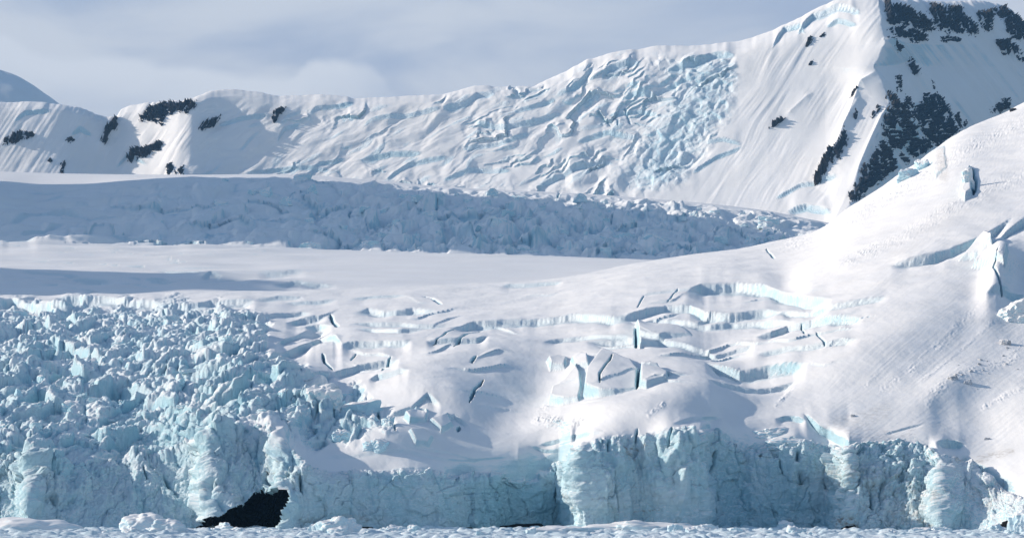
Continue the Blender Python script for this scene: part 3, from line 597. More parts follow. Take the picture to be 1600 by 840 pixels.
BU = np.repeat(ub[None], BV.shape[0], 0); brow = np.arange(BV.shape[0])[:, None] + BU * 0
# swing the peak's crest to where it runs in the photograph
uc = np.interp(BV, [-10,0,40,70,105,130,160,200,250,290,320,372], [1374,1374,1377,1383,1366,1380,1388,1380,1356,1338,1328,1310])
shift = (uc - 1376) * np.exp(-((BU - 1376) / 120) ** 2)
BD = BD + np.interp(BU - shift, ub, dmid) - np.interp(BU, ub, dmid)
# steepen the shaded face and fold the crest hard
BD += np.where(BU > uc, .55, .25) * np.abs(BU - uc) * np.exp(-np.abs(BU - uc) / 70)
pkw = sstep(1180, 1300, BU)
# buttress noses on the left wall
noseu = np.interp(BV, [140,200,272], [312,297,286])
BD += 16 * (np.sqrt(((BU - noseu) / 60) ** 2 + .12) - 1) * np.exp(-((BU - noseu) / 60) ** 2)
bb = pts3(BU, BV, BD); X, Y, Z = bb[..., 0], bb[..., 1], bb[..., 2]
W = Sheet(BU, BV, (brow < 212) * 1.0)
bn = normals(np.stack([blur(bb[..., k], 5) for k in range(3)], -1))
# long flutes down the lit face of the peak
ac, al = BU * .84 + BV * .54, -BU * .54 + BV * .84
mF = sstep(1140, 1190, BU + (BV - 130) * .55) * (BU < uc)
aw = ac + 7 * perlin(ac / 34, al / 70, ac * 0, 218)
flm = np.clip(.45 + 1.3 * perlin(ac / 30, al / 60, ac * 0, 219), .05, 1.2)
fl = 1.0 * perlin(aw / 11, al / 120, ac * 0, 211) * flm + .5 * perlin(aw / 4.2, al / 80, ac * 0, 212) * flm + 1.3 * perlin(aw / 34, al / 150, ac * 0, 213)
n_disp = 1.1 * mF * fl
# flutes of the shaded face, running the other way
ac2, al2 = BU * .78 - BV * .62, BU * .62 + BV * .78
mR = (BU >= uc) * 1.0
n_disp += mR * 2.0 * (perlin(ac2 / 10, al2 / 240, ac2 * 0, 214) + .6 * perlin(ac2 / 4, al2 / 200, ac2 * 0, 215))
# flutes of the left buttress
mL = np.exp(-((BU - 245) / 60) ** 2)
n_disp += mL * 3.4 * fl + 1.6 * (1 - sstep(150, 260, BU)) * (perlin(ac / 13, al / 160, ac * 0, 216) + .5 * perlin(ac / 5, al / 90, ac * 0, 217))
# hanging glacier between: lumps drawn out down-slope from upper right to lower left
HANG = [(300,160),(430,165),(640,160),(850,118),(950,88),(1060,82),(1150,84),(1160,125),(1148,180),(1125,225),(1075,285),(1000,320),(700,310),(300,290)]
sdH = poly_sd(HANG, BU, BV) + 5 * W.jit
mH = sstep(-6, 18, sdH) * W.ok
wc, wl_ = (BU * .52 + BV * .86), (BU * .86 - BV * .52)     # across, along
wc = wc + 7 * perlin(BU / 40, BV / 40, BU * 0, 221); wl_ = wl_ + 10 * perlin(BU / 40, BV / 40, BU * 0, 222)
def hblocks(sa_, sl_, a, tilt, seed, g):
    F1, F2, r, ox, oy = worley(wl_ / sl_, wc / sa_, seed)
    return a * (r[0] - .5) * 2 + tilt * ((r[1] - .5) * 2 * ox * sl_ + (r[2] - .3) * 2 * oy * sa_) - g * np.exp(-(F2 - F1) / .1), F2 - F1, r
h1, q1, r1 = hblocks(24, 56, 6.0, .30, 231, 2.0); h2, q2, r2 = hblocks(9, 17, 2.6, .36, 232, 1.2); h3, q3, r3 = hblocks(4.5, 7, 1.2, .36, 233, .7)
busy = sstep(.05, .55, perlin(BU / 90, BV / 60, BU * 0, 235) + .35) 
core = np.exp(-((BU - 1090 + (BV - 160) * .55) / 60) ** 2) * sstep(80, 100, BV) * (1 - sstep(270, 310, BV))
busy = np.clip(busy * .45 * sstep(620, 860, BU) + 1.7 * core, 0, 1.6)
lump = 1.25 * fbm(wl_ / 90, wc / 34, BU * 0, 2, 236) + .25 * sstep(0, .5, perlin(BU / 70, BV / 50, BU * 0, 238)) * fbm(wl_ / 30, wc / 15, BU * 0, 2, 237)
ph = wc / 27 + 1.25 * perlin(wl_ / 75, wc / 60, BU * 0, 251) + .45 * perlin(wl_ / 24, wc / 26, BU * 0, 252) + .12 * perlin(wl_ / 7, wc / 9, BU * 0, 253)
saw = ph - np.floor(ph); gate = sstep(.05, .45, perlin(wl_ / 85, ph * .8, BU * 0, 254)) * sstep(380, 560, BU)
ph2 = wc / 11 + 1.1 * perlin(wl_ / 36, wc / 30, BU * 0, 255) + .4 * perlin(wl_ / 10, wc / 12, BU * 0, 256)
saw2 = ph2 - np.floor(ph2); gate2 = sstep(.12, .5, perlin(BU / 60, BV / 40, BU * 0, 257) + .08 * sstep(780, 860, BU) - .35 * core) * sstep(560, 800, BU)
n_disp += mH * (8 * gate * (saw ** 1.6 - .4) + 3.6 * gate2 * (saw2 ** 1.5 - .4))
W.ice = np.maximum(W.ice, mH * np.maximum(gate * (1 - sstep(.05, .20, saw)) * .95, gate2 * (1 - sstep(.08, .25, saw2)) * .7))
n_disp += mH * .55 * (blur(h1, 9) * .7 * (.4 + .6 * sstep(780, 900, BU)) + 5.5 * lump + (blur(h2, 3) + .8 * blur(h3, 2)) * busy * .9)
W.ice = np.maximum(W.ice, mH * busy * (.5 * np.exp(-q2 / .10) + .30 * core))
# named ice steps on the range
for pts, h in [([(690,168),(725,160),(745,147),(775,145)],10), ([(740,190),(790,200),(830,190),(880,175)],9), ([(885,140),(905,128),(925,105),(928,100)],14), ([(938,122),(955,105),(985,97),(1000,97)],12), ([(969,155),(990,144),(1010,144),(1030,152)],9), ([(1040,110),(1075,100),(1120,85),(1150,85)],10), ([(1020,148),(1060,128),(1085,112)],9),
               ([(800,175),(835,165),(870,155)],7), ([(1050,250),(1080,245),(1085,262)],10), ([(840,290),(900,262),(940,250),(960,252)],9), ([(720,232),(790,222),(830,205)],7), ([(560,250),(610,240),(660,240)],8), ([(580,185),(640,178),(690,168)],6), ([(480,180),(495,168),(555,160)],6), ([(340,195),(380,184),(420,178)],6), ([(430,225),(445,200),(470,190)],6), ([(460,290),(500,255),(540,245)],5),
               ([(1205,75),(1225,45),(1250,40),(1260,50)],8), ([(1245,50),(1270,25),(1310,12),(1345,18)],12), ([(1290,40),(1310,30),(1340,38)],8), ([(1100,222),(1130,218),(1160,225)],4), ([(1080,270),(1120,245),(1160,228)],5), ([(1210,310),(1250,290),(1310,278)],5), ([(1230,330),(1260,322),(1300,330)],10), ([(380,270),(450,262),(520,262)],6), ([(180,262),(200,240),(230,255)],5), ([(110,210),(125,200),(145,210)],8), ([(20,190),(40,175),(80,172)],6),
               ([(600,280),(640,255),(700,245)],7), ([(900,220),(950,205),(1000,215)],8), ([(950,180),(1000,170),(1030,178)],6), ([(690,280),(740,262),(800,265)],6)]:
    W.scarp(pts, h, 14, 16, ice=.9, face=max(4, h * .5), drop=.6)
for pts, h, wl, wr in [([(1369,112),(1342,150),(1326,200),(1302,250),(1272,290)],26,16,9), ([(1390,165),(1360,230),(1330,300)],14,12,10), ([(1226,184),(1270,145)],5,8,5), ([(1345,165),(1325,205),(1310,235)],8,9,6), ([(1378,60),(1400,75),(1425,105),(1440,130),(1452,145)],16,10,14), ([(1390,160),(1420,190),(1450,225),(1465,240)],10,10,10)]:
    W.ridge(pts, h, wl, wr)
for pts in [[(955,200),(945,185)], [(965,198),(966,185)], [(985,195),(980,178),(975,165)], [(1020,196),(990,190)], [(912,115),(925,100)]]:
    W.crack(pts, 1.5, 5, .6)
n_disp += mH * (1 - sstep(700, 860, BU)) * 2.0 * fbm(wl_ / 46, wc / 17, BU * 0, 3, 242)
W.ice = np.maximum(W.ice, mH * .6 * sstep(.25, .6, perlin(wl_ / 44, wc / 11, BU * 0, 244)))
n_disp += W.ok * (1.2 * fbm(X / 60, Y / 60, Z / 60, 3, 241) * (1 - mF * .6))
bd = bb + bn * n_disp[..., None]; bd[..., 2] += W.dz
mountain = grid_mesh('mountain', bd, M_FAR, {'ice': np.clip(W.ice, 0, 1), 'deep': np.clip(W.deep, 0, 1)})
tag(mountain, 'snow covered mountain range with a steep peak at the right', 'mountain', kind='structure')

# ---- bare rock standing out of the snow: each outcrop is a sheet of crags with its own relief
def upsample(A, k):
    r, c = A.shape[:2]; ri, ci = np.linspace(0, r - 1, (r - 1) * k + 1), np.linspace(0, c - 1, (c - 1) * k + 1)
    r0 = np.minimum(ri.astype(int), r - 2); c0 = np.minimum(ci.astype(int), c - 2); fr, fc = ri - r0, ci - c0
    sh = (slice(None), None) + (None,) * (A.ndim - 2); fr = fr.reshape(-1, 1, *[1] * (A.ndim - 2)); fc = fc.reshape(1, -1, *[1] * (A.ndim - 2))
    g = lambda a, b: A[a][:, b]
    return g(r0, c0) * (1 - fr) * (1 - fc) + g(r0 + 1, c0) * fr * (1 - fc) + g(r0, c0 + 1) * (1 - fr) * fc + g(r0 + 1, c0 + 1) * fr * fc
def outcrop(name, poly, label, amp=7.0, ragged=3.5, streak=None, seed=0, cat='rock', group=None, thresh=0.0, lit_=False):
    p = np.array(poly, float); mu = 8
    j0, j1 = np.searchsorted(ub, [p[:, 0].min() - mu, p[:, 0].max() + mu]); j0 = max(j0, 0); j1 = min(j1 + 1, len(ub))
    vv = BV[:212, j0:j1]; inside = (vv > p[:, 1].min() - mu) & (vv < p[:, 1].max() + mu)
    ii = np.where(inside.any(1))[0]; i0, i1 = ii.min(), ii.max() + 1
    sl = (slice(i0, i1), slice(j0, j1))
    k = 3
    P, N_, UU, VV = (upsample(a[sl], k) for a in (bd, bn, BU, BV))
    sd = poly_sd(poly, UU, VV)
    a_, l_ = (UU * .84 + VV * .54, -UU * .54 + VV * .84) if streak is None else (UU * streak[0] + VV * streak[1], -UU * streak[1] + VV * streak[0])
    n = ragged * (.8 * perlin(UU / 8, VV / 8, UU * 0, 300 + seed) + 1.0 * perlin(a_ / 1.9, l_ / 9, UU * 0, 320 + seed) + .65 * perlin(UU / 1.3, VV / 1.3, UU * 0, 340 + seed))
    if streak is not None and streak[1] < 0: n = n + ragged * 1.0 * perlin(UU / 18, VV / 2.4, UU * 0, 350 + seed)
    q = sd + n + .25 * ragged - thresh
    gul = 9 * (.20 - perlin(a_ / 3.6 + .8 * perlin(UU / 12, VV / 12, UU * 0, 396), l_ / 24, UU * 0, 395 + seed) + .35 * perlin(UU / 3, VV / 3, UU * 0, 397))
    gul2 = 9 * (.34 - perlin(UU / 15, VV / 3.4 + .25 * UU / 15, UU * 0, 398 + seed))
    q = np.minimum(q, np.minimum(gul, gul2) + (0 if not lit_ else 1.5))
    crag = .55 * fbm(UU / 4, VV / 5, UU * 0, 4, 380 + seed, ridged=True) - .2 + .5 * perlin(a_ / 1.6, l_ / 8, UU * 0, 390 + seed)
    led = .35 * (np.abs(((VV + 1.5 * perlin(UU / 9, VV / 9, UU * 0, 355)) / 3.6) % 1 - .5) * 2 - .5)
    h = amp * (np.clip(q / 3.0, -.8, 1) * .5 + (crag * .8 + led) * np.clip(q / 3, 0, 1))
    keep = q > -1.6
    o = grid_mesh(name, P + N_ * h[..., None], M_ROCK, smooth=False, keep=q > -2.5)
    return tag(o, label, cat, group)
ROCKS = [
 ('rock_band', [(1384,0),(1400,8),(1430,18),(1450,35),(1457,48),(1438,46),(1412,37),(1390,35),(1384,15)], 'dark rock band just right of the snowy summit crest', 0),
 ('rock_band', [(1452,10),(1487,12),(1502,15),(1507,27),(1522,37),(1527,52),(1495,51),(1475,50),(1462,37),(1455,22)], 'broad dark rock wall below the middle of the summit plateau', 0),
 ('rock_band', [(1527,22),(1545,17),(1550,25),(1547,45),(1540,48),(1532,35)], 'narrow streaky rock patch between the broad wall and the right shoulder cliff', 0),
 ('rock_band', [(1550,15),(1567,14),(1590,25),(1597,37),(1606,60),(1582,60),(1572,45),(1570,30),(1552,20)], 'dark cliff on the right shoulder of the peak', 0),
 ('rock_outcrop', [(1391,47),(1420,47),(1447,57),(1446,62),(1425,66),(1417,60),(1402,60)], 'flat topped rock ledge under the summit rock band', 0),
 ('rock_outcrop', [(1470,58),(1482,55),(1498,60),(1498,65),(1472,65)], 'small rock ledge under the broad summit wall', 0),
 ('rock_outcrop', [(1558,61),(1575,64),(1577,85),(1567,86),(1560,72)], 'small twin rocks below the right shoulder cliff', 0),
 ('rock_outcrop', [(1580,70),(1592,78),(1602,98),(1596,96),(1584,82)], 'thin line of rocks at the right edge of the shaded face', 0),
 ('rock_outcrop', [(1389,64),(1400,71),(1408,88),(1400,84),(1392,73)], 'slanting rock streak close under the snow crest', 0),
 ('rock_outcrop', [(1419,104),(1427,106),(1438,126),(1431,126),(1421,115)], 'slanting rock sliver in the middle of the shaded face', 0),
 ('rock_outcrop', [(1400,122),(1407,119),(1410,143),(1403,146)], 'upright rock rib standing left of the slanting sliver', 0),
 ('rock_outcrop', [(1456,126),(1462,134),(1462,141),(1457,136)], 'tiny isolated rock on the open shaded snow face', 0),
 ('rock_buttress', [(1434,172),(1440,160),(1447,149),(1455,152),(1462,146),(1473,160),(1483,180),(1494,206),(1482,216),(1465,228),(1455,232),(1445,218),(1437,196)], 'large dark pointed buttress low on the shaded face', 0),
 ('rock_buttress', [(1384,176),(1400,176),(1415,190),(1430,205),(1446,226),(1454,234),(1440,239),(1428,244),(1419,236),(1421,226),(1406,232),(1392,228),(1382,214)], 'dark rock slab left of the pointed buttress', 0),
 ('rock_rib', [(1378,222),(1392,236),(1396,262),(1381,277),(1351,301),(1331,318),(1326,309),(1340,291),(1352,266),(1362,255),(1373,236)], 'long dark rock rib running down the foot of the peak crest', 0),
 ('rock_outcrop', [(1386,148),(1396,150),(1411,170),(1421,192),(1411,192),(1392,166)], 'diagonal rock strip beside the jagged crest', 0),
 ('rock_outcrop', [(1415,150),(1425,158),(1429,168),(1420,173),(1412,165)], 'small rock knob above the dark slab', 0),
 ('rock_outcrop', [(1424,176),(1434,172),(1437,190),(1428,194)], 'small dark rock wedged between slab and buttress', 0),
 ('rock_outcrop', [(1327,160),(1335,150),(1341,158),(1333,166)], 'dark rock patch high on the sunlit face', 1),
 ('rock_outcrop', [(1272,288),(1272,280),(1290,260),(1302,249),(1306,255),(1296,271),(1281,286)], 'long ragged rock patch low on the sunlit face', 1),
 ('rock_outcrop', [(1303,256),(1320,222),(1324,230),(1312,258)], 'thin rock line above the long ragged patch', 1),
 ('rock_outcrop', [(1202,201),(1214,187),(1227,184),(1222,190),(1210,198)], 'lone flat rock on the left of the sunlit face', 1),
 ('rock_outcrop', [(1258,72),(1262,58),(1271,55),(1268,66),(1262,72)], 'dark rock under the upper snow cornice, left of two', 1),
 ('rock_outcrop', [(1279,57),(1288,48),(1290,55),(1283,60)], 'dark rock under the upper snow cornice, right of two', 1),
 ('rock_outcrop', [(1331,202),(1337,189),(1342,190),(1337,202)], 'small rock beside the shaded groove on the sunlit face', 1),
 ('rock_outcrop', [(1370,170),(1378,168),(1372,180),(1362,192),(1362,184)], 'small rocks on the sunlit side just below the crest', 1),
 ('rock_outcrop', [(1270,92),(1275,88),(1268,102),(1263,102)], 'tiny rock below the cornice on the sunlit flutes', 1),
 ('rock_band', [(216,188),(235,170),(260,163),(290,160),(307,160),(302,170),(292,176),(275,172),(262,178),(252,195),(244,190),(230,186)], 'dark rock band under the snow rim of the left buttress', 1),
 ('rock_outcrop', [(158,224),(164,200),(174,190),(182,184),(184,195),(173,206),(165,222)], 'dark rock gully in the notch left of the snow buttress', 1),
 ('rock_band', [(198,245),(205,233),(225,231),(240,224),(253,222),(250,232),(236,241),(215,246),(205,250)], 'ragged rock band across the lower left buttress', 1),
 ('rock_outcrop', [(260,258),(270,254),(276,272),(262,274)], 'square dark rock at the foot of the left buttress', 1),
 ('rock_outcrop', [(278,264),(288,258),(287,272),(279,274)], 'small rock right of the square rock at the buttress foot', 1),
 ('rock_outcrop', [(310,198),(322,190),(344,181),(336,196),(316,203)], 'scattered rock patch on the rounded snow shoulder', 1),
 ('rock_outcrop', [(425,181),(432,172),(448,167),(440,179),(428,191)], 'small rock cluster right of the rounded shoulder', 1),
 ('rock_outcrop', [(14,222),(22,208),(34,205),(53,210),(42,215),(24,224)], 'brownish rock band on the far left wall', 1),
 ('rock_outcrop', [(3,228),(6,216),(14,213),(12,226)], 'small rock at the left edge of the far left wall', 1),
 ('rock_outcrop', [(100,219),(112,212),(118,217),(108,223)], 'small dark rock in the middle of the far left wall', 1),
 ('rock_outcrop', [(93,272),(95,256),(103,249),(101,262),(97,274)], 'upright rock at the foot of the far left wall', 1),
 ('rock_outcrop', [(73,252),(78,246),(84,251),(80,256)], 'tiny rock above the foot of the far left wall', 1),
 ('rock_outcrop', [(1548,175),(1560,162),(1575,155),(1578,165),(1557,178)], 'dark rocks showing over the near snow ridge at the right', 0),
 ('rock_outcrop', [(1491,180),(1497,177),(1504,200),(1494,202)], 'narrow rock right of the pointed buttress foot', 0),
 ('rock_outcrop', [(1506,190),(1511,186),(1513,196),(1507,198)], 'tiny rock farthest right of the pointed buttress foot', 0),
 ('rock_outcrop', [(1408,238),(1418,246),(1425,252),(1416,256),(1408,248)], 'small rock under the dark slab in the snowy gully', 0),
]
for k, (nm, poly, lab, lit) in enumerate(ROCKS):
    big_ = (np.ptp(np.array(poly)[:, 0]) * np.ptp(np.array(poly)[:, 1])) ** .5
    outcrop(nm, poly, lab, amp=6.0 if big_ < 20 else 11.0, ragged=np.clip(big_ / 7, 1.3, 4.2), streak=(.84, .54) if lit else (.95, -.3), seed=k, thresh=.9 if lit else 0, lit_=bool(lit))

# ================================================================== DISTANT HILL, ADDED OFF-FRAME SHADOW CASTER
uh = np.arange(-1100, 330, 4.0)
hv = cv([(-1100,190),(-700,160),(-400,150),(-150,130),(-60,95),(0,112),(20,118),(45,130),(75,150),(105,167),(140,176),(240,200),(330,230)], uh)
kv = [uh * 0 + 330, hv + .5 * (330 - hv), hv, hv + 30]; kd = [uh * 0 + 8600, uh * 0 + 9000, uh * 0 + 9500, uh * 0 + 10100]
HV, HD = knots(kv, kd, [10, 30, 6]); HU = np.repeat(uh[None], HV.shape[0], 0); hb = pts3(HU, HV, HD)
hb[..., 2] += 9 * fbm(hb[..., 0] / 300, hb[..., 1] / 300, HU * 0, 4, 401)
hill = grid_mesh('distant_hill', hb, M_FAR)
tag(hill, 'rounded distant snow hill far beyond the range', 'hill', kind='structure')

# unseen mountain added left of the frame, crest shaped to shade the snowfield
xs = np.arange(-2700, -560, 14.0); ys = np.arange(1900, 5450, 14.0)
GX, GY = np.meshgrid(xs, ys)
crestH = pchip([1900,2150,2360,2520,2880,3000,3180,3580,3890,4040,4190,4720,4850,5000,5450], [100,280,610,850,840,640,380,330,440,880,1255,1285,1000,560,380], GY.ravel()).reshape(GY.shape)
crestH = crestH * 1.0
prof = np.exp(-np.abs((GX + 1750) / 620) ** 1.35)
mz = crestH * prof + 30 * fbm(GX / 240, GY / 240, GX * 0, 4, 411, ridged=True) * sstep(60, 500, crestH * prof) - 40
shadow_caster = grid_mesh('mountain', np.stack([GX, GY, mz], -1), M_FAR)
tag(shadow_caster, 'unseen snowy mountain added outside the left edge to shade the icefall', 'mountain', kind='structure')

# ================================================================== WATER AND BRASH ICE
msea, nt, b, N, L = new_mat('cold_sea_water')
b.inputs['Base Color'].default_value = (0.02, 0.045, 0.06, 1); b.inputs['Roughness'].default_value = 0.12
w = noise(nt, N('ShaderNodeNewGeometry').outputs['Position'], 0.5, 5); bp = N('ShaderNodeBump'); bp.inputs['Distance'].default_value = .15; L(w, bp.inputs['Height']); L(bp.outputs[0], b.inputs['Normal'])
gx, gy = np.meshgrid(np.linspace(-6400, 4400, 25), np.linspace(-250, 14400, 29))
sea = grid_mesh('sea', np.stack([gx, gy, gx * 0], -1), msea); tag(sea, kind='structure')
bx, by = np.meshgrid(np.arange(-270, 270.1, .55), np.concatenate([np.arange(700, 840, 3.0), np.arange(840, 1045, .5)]))
rz = .6 * fbm(bx / 7, by / 9, bx * 0, 5, 501, ridged=True, gain=.6) + .9 * fbm(bx / 20, by / 25, bx * 0, 2, 502)
F1, F2, r, ox, oy = worley(bx / 5.5, by / 8, 503); rz = .5 + .5 * rz + 1.7 * (r[0] ** 2 - .25) * sstep(0, .35, F2 - F1) * (1 - F1)
F1, F2, r, ox, oy = worley(bx / 2.0, by / 3.0, 504); rz += .7 * (r[0] - .4) * sstep(0, .3, F2 - F1) * (1 - F1)
brash = grid_mesh('brash_ice', np.stack([bx, by, rz], -1), M_FLOE, {'ice': .8 + 0 * bx})
tag(brash, 'broken brash ice covering the water along the foot of the cliff', 'brash ice', kind='stuff')

# ================================================================== ICE BLOCKS
import bmesh
bm = bmesh.new(); bmesh.ops.create_icosphere(bm, subdivisions=4, radius=1)
ICO_V = np.array([v.co[:] for v in bm.verts]); ICO_F = [[v.index for v in f.verts] for f in bm.faces]; bm.free()
bm = bmesh.new(); bmesh.ops.create_icosphere(bm, subdivisions=5, radius=1)
ICO5_V = np.array([v.co[:] for v in bm.verts]); ICO5_F = [[v.index for v in f.verts] for f in bm.faces]; bm.free()
def poly_planes(seed, tall=1.0, tilt=.35, sides=7):
    g = np.random.default_rng(seed); pl = []
    a0 = g.uniform(0, 6.28)
    for k in range(sides):
        a = a0 + 6.283 * (k + g.uniform(-.3, .3)) / sides; z = g.uniform(-.15, .28)
        n = np.array([math.cos(a), math.sin(a), z]); pl.append((n / np.linalg.norm(n), g.uniform(.55, 1.0)))
    ta = g.uniform(2.3, 4.4); n = np.array([math.cos(ta) * tilt, math.sin(ta) * tilt, 1]); top = (n / np.linalg.norm(n), tall * g.uniform(.75, 1.0))
    for k in range(3):
        n = g.normal(size=3); n[2] = abs(n[2]) + .3; pl.append((n / np.linalg.norm(n), g.uniform(.85, 1.1) * max(1, tall * .8)))
    pl.append((np.array([0, 0, -1.0]), .8))
    return pl, top
def hull(planes, rnd, seed, V=None):
    V = ICO_V if V is None else V
    rr = np.full(len(V), 3.0)
    for n, h in planes:
        c = V @ n; rr = np.minimum(rr, np.where(c > .02, h / np.maximum(c, .02), 3.0))
    P = V * rr[:, None]
    d = .10 * fbm(P[:, 0] * 1.6 + seed, P[:, 1] * 1.6, P[:, 2] * 1.6, 3, seed) * rnd + .045 * fbm(P[:, 0] * 6 + seed, P[:, 1] * 6, P[:, 2] * 6, 3, seed + 9, ridged=True) * rnd
    return P + V * d[:, None]
def block_protos(name, n, seed, mat, tall, tilt, cap=True, rnd=1.0):
    out = []
    for k in range(n):
        pl, top = poly_planes(seed + k, tall * random.uniform(.75, 1.3), tilt * random.uniform(.4, 1.4), random.choice([5, 6, 7, 8]))
        body = poly_mesh(name, hull(pl + [top], rnd, seed + k), ICO_F, mat)
        capm = None
        if cap:
            tn, th = top; c0 = np.array([0, 0, (th - .03) / tn[2]])
            sides = [(n_, h - n_ @ c0 + .012) for n_, h in pl[:-1]]
            if min(h for _, h in sides) > .10:
                c = hull(sides + [(tn, .05), (-tn, .02)], .35, seed + k) + c0
                capm = poly_mesh('snow_cap', c, ICO_F, M_CAP, True)
        out.append((body, capm))
    return out
M_CAP = snow_ice('cap_snow', 0.25, slope=(0.2, -0.2), obj_space=True, strata=False, bump=0.2)
def place(name, proto, loc, size, rz_, label, cat, group=None, squash=(1, 1, 1), tilt=(0, 0)):
    """one block: an Empty that parents its ice body and snow cap, or a single mesh when it carries no cap"""
    capped = proto[1] is not None
    o = bpy.data.objects.new(name, None if capped else proto[0]); COL.objects.link(o)
    o.location = loc; o.rotation_euler = (tilt[0], tilt[1], rz_); o.scale = [size * q for q in squash]
    tag(o, label, cat, group)
    if capped:
        o.empty_display_size = .1
        for nm, me in (('ice_body', proto[0]), ('snow_cap', proto[1])):
            c = bpy.data.objects.new(nm, me); COL.objects.link(c); c.parent = o
    return o
PR = block_protos('serac', 18, 1000, M_BLOCK, 1.0, .5, rnd=2.0)
PT = block_protos('serac', 8, 1100, M_BLOCK, 1.7, .8, cap=True, rnd=2.0)
PF = block_protos('serac', 10, 1200, M_FARBLOCK, .7, .3, cap=False)
g = np.random.default_rng(11)
cnt = 0; spots = []
while cnt < 150:
    uu, vv = g.uniform(-20, 620), g.uniform(476, 705)
    s0 = poly_sd(ICEF, np.array([uu]), np.array([vv]))[0]
    if s0 < 6: continue
    if any(abs(uu - a) < 11 and abs(vv - b_) < 8 for a, b_ in spots): continue
    spots.append((uu, vv)); p, i, j = near_at(uu, vv)
    size = .75 + 1.3 * g.random() ** 2 + 1.1 * (g.random() < .08) * (1 + max(0, (p[1] - 1100)) / 1500)
    tall_ = g.random() < .25
    pr = PT[g.integers(len(PT))] if tall_ else PR[g.integers(len(PR))]
    lab = 'tall leaning blue-white ice spire standing in the jumbled icefall' if tall_ else 'angular snow-topped ice block tilted in the jumbled icefall'
    place('serac', pr, (p[0], p[1], p[2] - .3 * size), size, g.normal(.25, .45), lab, 'ice block', 'tall ice spires in the left icefall' if tall_ else 'angular ice blocks in the left icefall',
          (g.uniform(.8, 1.3), g.uniform(.8, 1.3), g.uniform(.8, 1.1)) if tall_ else (g.uniform(1.0, 2.8), g.uniform(.8, 1.4), g.uniform(.5, 1.0)), (g.uniform(-.3, .15), g.uniform(-.35, .35)))
    cnt += 1
cnt = 0; spots = []
while cnt < 110:
    uu = g.uniform(330, 1230); t = g.uniform(.02, 1); vt_, vc = np.interp(uu, um, itop), np.interp(uu, um, crest)
    vv = vt_ + (vc - vt_) * t
    if vv > np.interp(uu, u, vs_) - 4: continue
    if g.random() > (.35 + .65 * (uu > 540)): continue
    if any(abs(uu - a) < 12 and abs(vv - b_) < 5 for a, b_ in spots): continue
    spots.append((uu, vv)); p = mid_at(uu, vv); size = 3.0 + 8.0 * g.random() ** 2
    place('serac', PF[g.integers(len(PF))], (p[0], p[1], p[2] + .15 * size), size, g.uniform(0, 6.28), 'rounded snowy ice block in the shaded middle icefall', 'ice block', 'snowy ice blocks in the shaded middle icefall', (g.uniform(.9, 1.8), g.uniform(.9, 1.6), g.uniform(.6, 1.1)), (g.uniform(-.15, .15), g.uniform(-.2, .2)))
    cnt += 1
def whiten(pr):
    m_ = pr[0].copy(); m_.materials.clear(); m_.materials.append(M_CAP); return (m_, pr[1])
def near_block(uu, vv, size, rz_, label, k, squash=(1, 1, 1), sink=.1, tall_=False, tilt=(0, 0), name='serac', white=False):
    p, i, j = near_at(uu, vv); pr = (PT if tall_ else PR)[k]
    return place(name, whiten(pr) if white else pr, (p[0], p[1], p[2] - sink * size), size, rz_, label, 'ice block', None, squash, tilt)
p = mid_at(978, 368); place('serac', PF[3], (p[0], p[1], p[2] + 4), 11, .3, 'large pale sunlit ice block alone in the shaded middle icefall', 'ice block', None, (1.2, 1, .75))
near_block(1584, 500, 5.2, .2, 'big white ice block overhanging at the right edge of the snow slope', 2, (1.4, 1.2, 1.1), -.1, white=True)
near_block(1418, 278, 6, .4, 'left blue-white ice block on the right hand snow ridge', 5, (1.3, 1, .9), 0)
near_block(1442, 262, 6, 1.4, 'right blue-white ice block on the right hand snow ridge', 8, (1.1, 1, 1), 0)
near_block(1511, 292, 5, .1, 'upright snowy ice pillar beside the blue crevasse on the right slope', 1, (.7, .8, 1.1), .1, True, white=True)
near_block(488, 607, 5, .3, 'large slanted slab left of the crack at the edge of the icefall', 7, (1.3, 1, 1), .3, white=True)
near_block(508, 655, 6, .5, 'grey ribbed ice slab leaning above the cave', 4, (1.2, 1, 1.2), .3, white=True)
near_block(560, 645, 6.5, -.2, 'big square snow-topped block above the long ice wall', 9, (1.5, 1.1, .8), .2)
near_block(535, 690, 4.0, .9, 'broken ice cube above the left end of the long wall', 10, (1.1, 1, .9), .1)
near_block(588, 708, 3.6, .1, 'small wedge of ice on the snow above the long wall', 11, (1.3, 1, .8), .2)
near_block(1205, 672, 4.5, .3, 'tilted snow-topped slab at the brink of the blue cliff, behind', 12, (1.6, 1.1, .5), .3)
near_block(1228, 688, 4.5, -.1, 'tilted snow-topped slab at the brink of the blue cliff, in front', 13, (1.7, 1.0, .5), .3)
# boulders of snow and stone fallen on the right slope
def rock_lump(name, seed, mat=M_ROCK):
    pl, top = poly_planes(seed, .8, .3, 7); return (poly_mesh(name, hull(pl + [top], 1.2, seed), ICO_F, mat), None)
M_DUST = rock_mat('grey_dusty_snow', 1.0, col=(0.36, 0.37, 0.40), snow=0.5, warm=(.52, .53, .56))
BL = [rock_lump('fallen_lump', 1400 + k, M_DUST) for k in range(4)]
for k, (uu, vv, s, lab) in enumerate([(1488, 602, 1.7, 'grey lump of fallen snow left of the debris trail'), (1513, 606, 1.7, 'grey lump of fallen snow at the lower end of the debris trail'), (1571, 536, 2.6, 'grey boulder-like lump under the overhanging ice block'), (1333, 648, 1.0, 'small grey lump alone on the open snow above the right cliff'), (1543, 686, 1.0, 'small dark lump high above the right-hand cliff')]):
    pnt, i, j = near_at(uu, vv); place('fallen_lump', BL[k % 4], tuple(pnt), s, k * .9, lab, 'snow lump', None, (1.3, 1, .8))
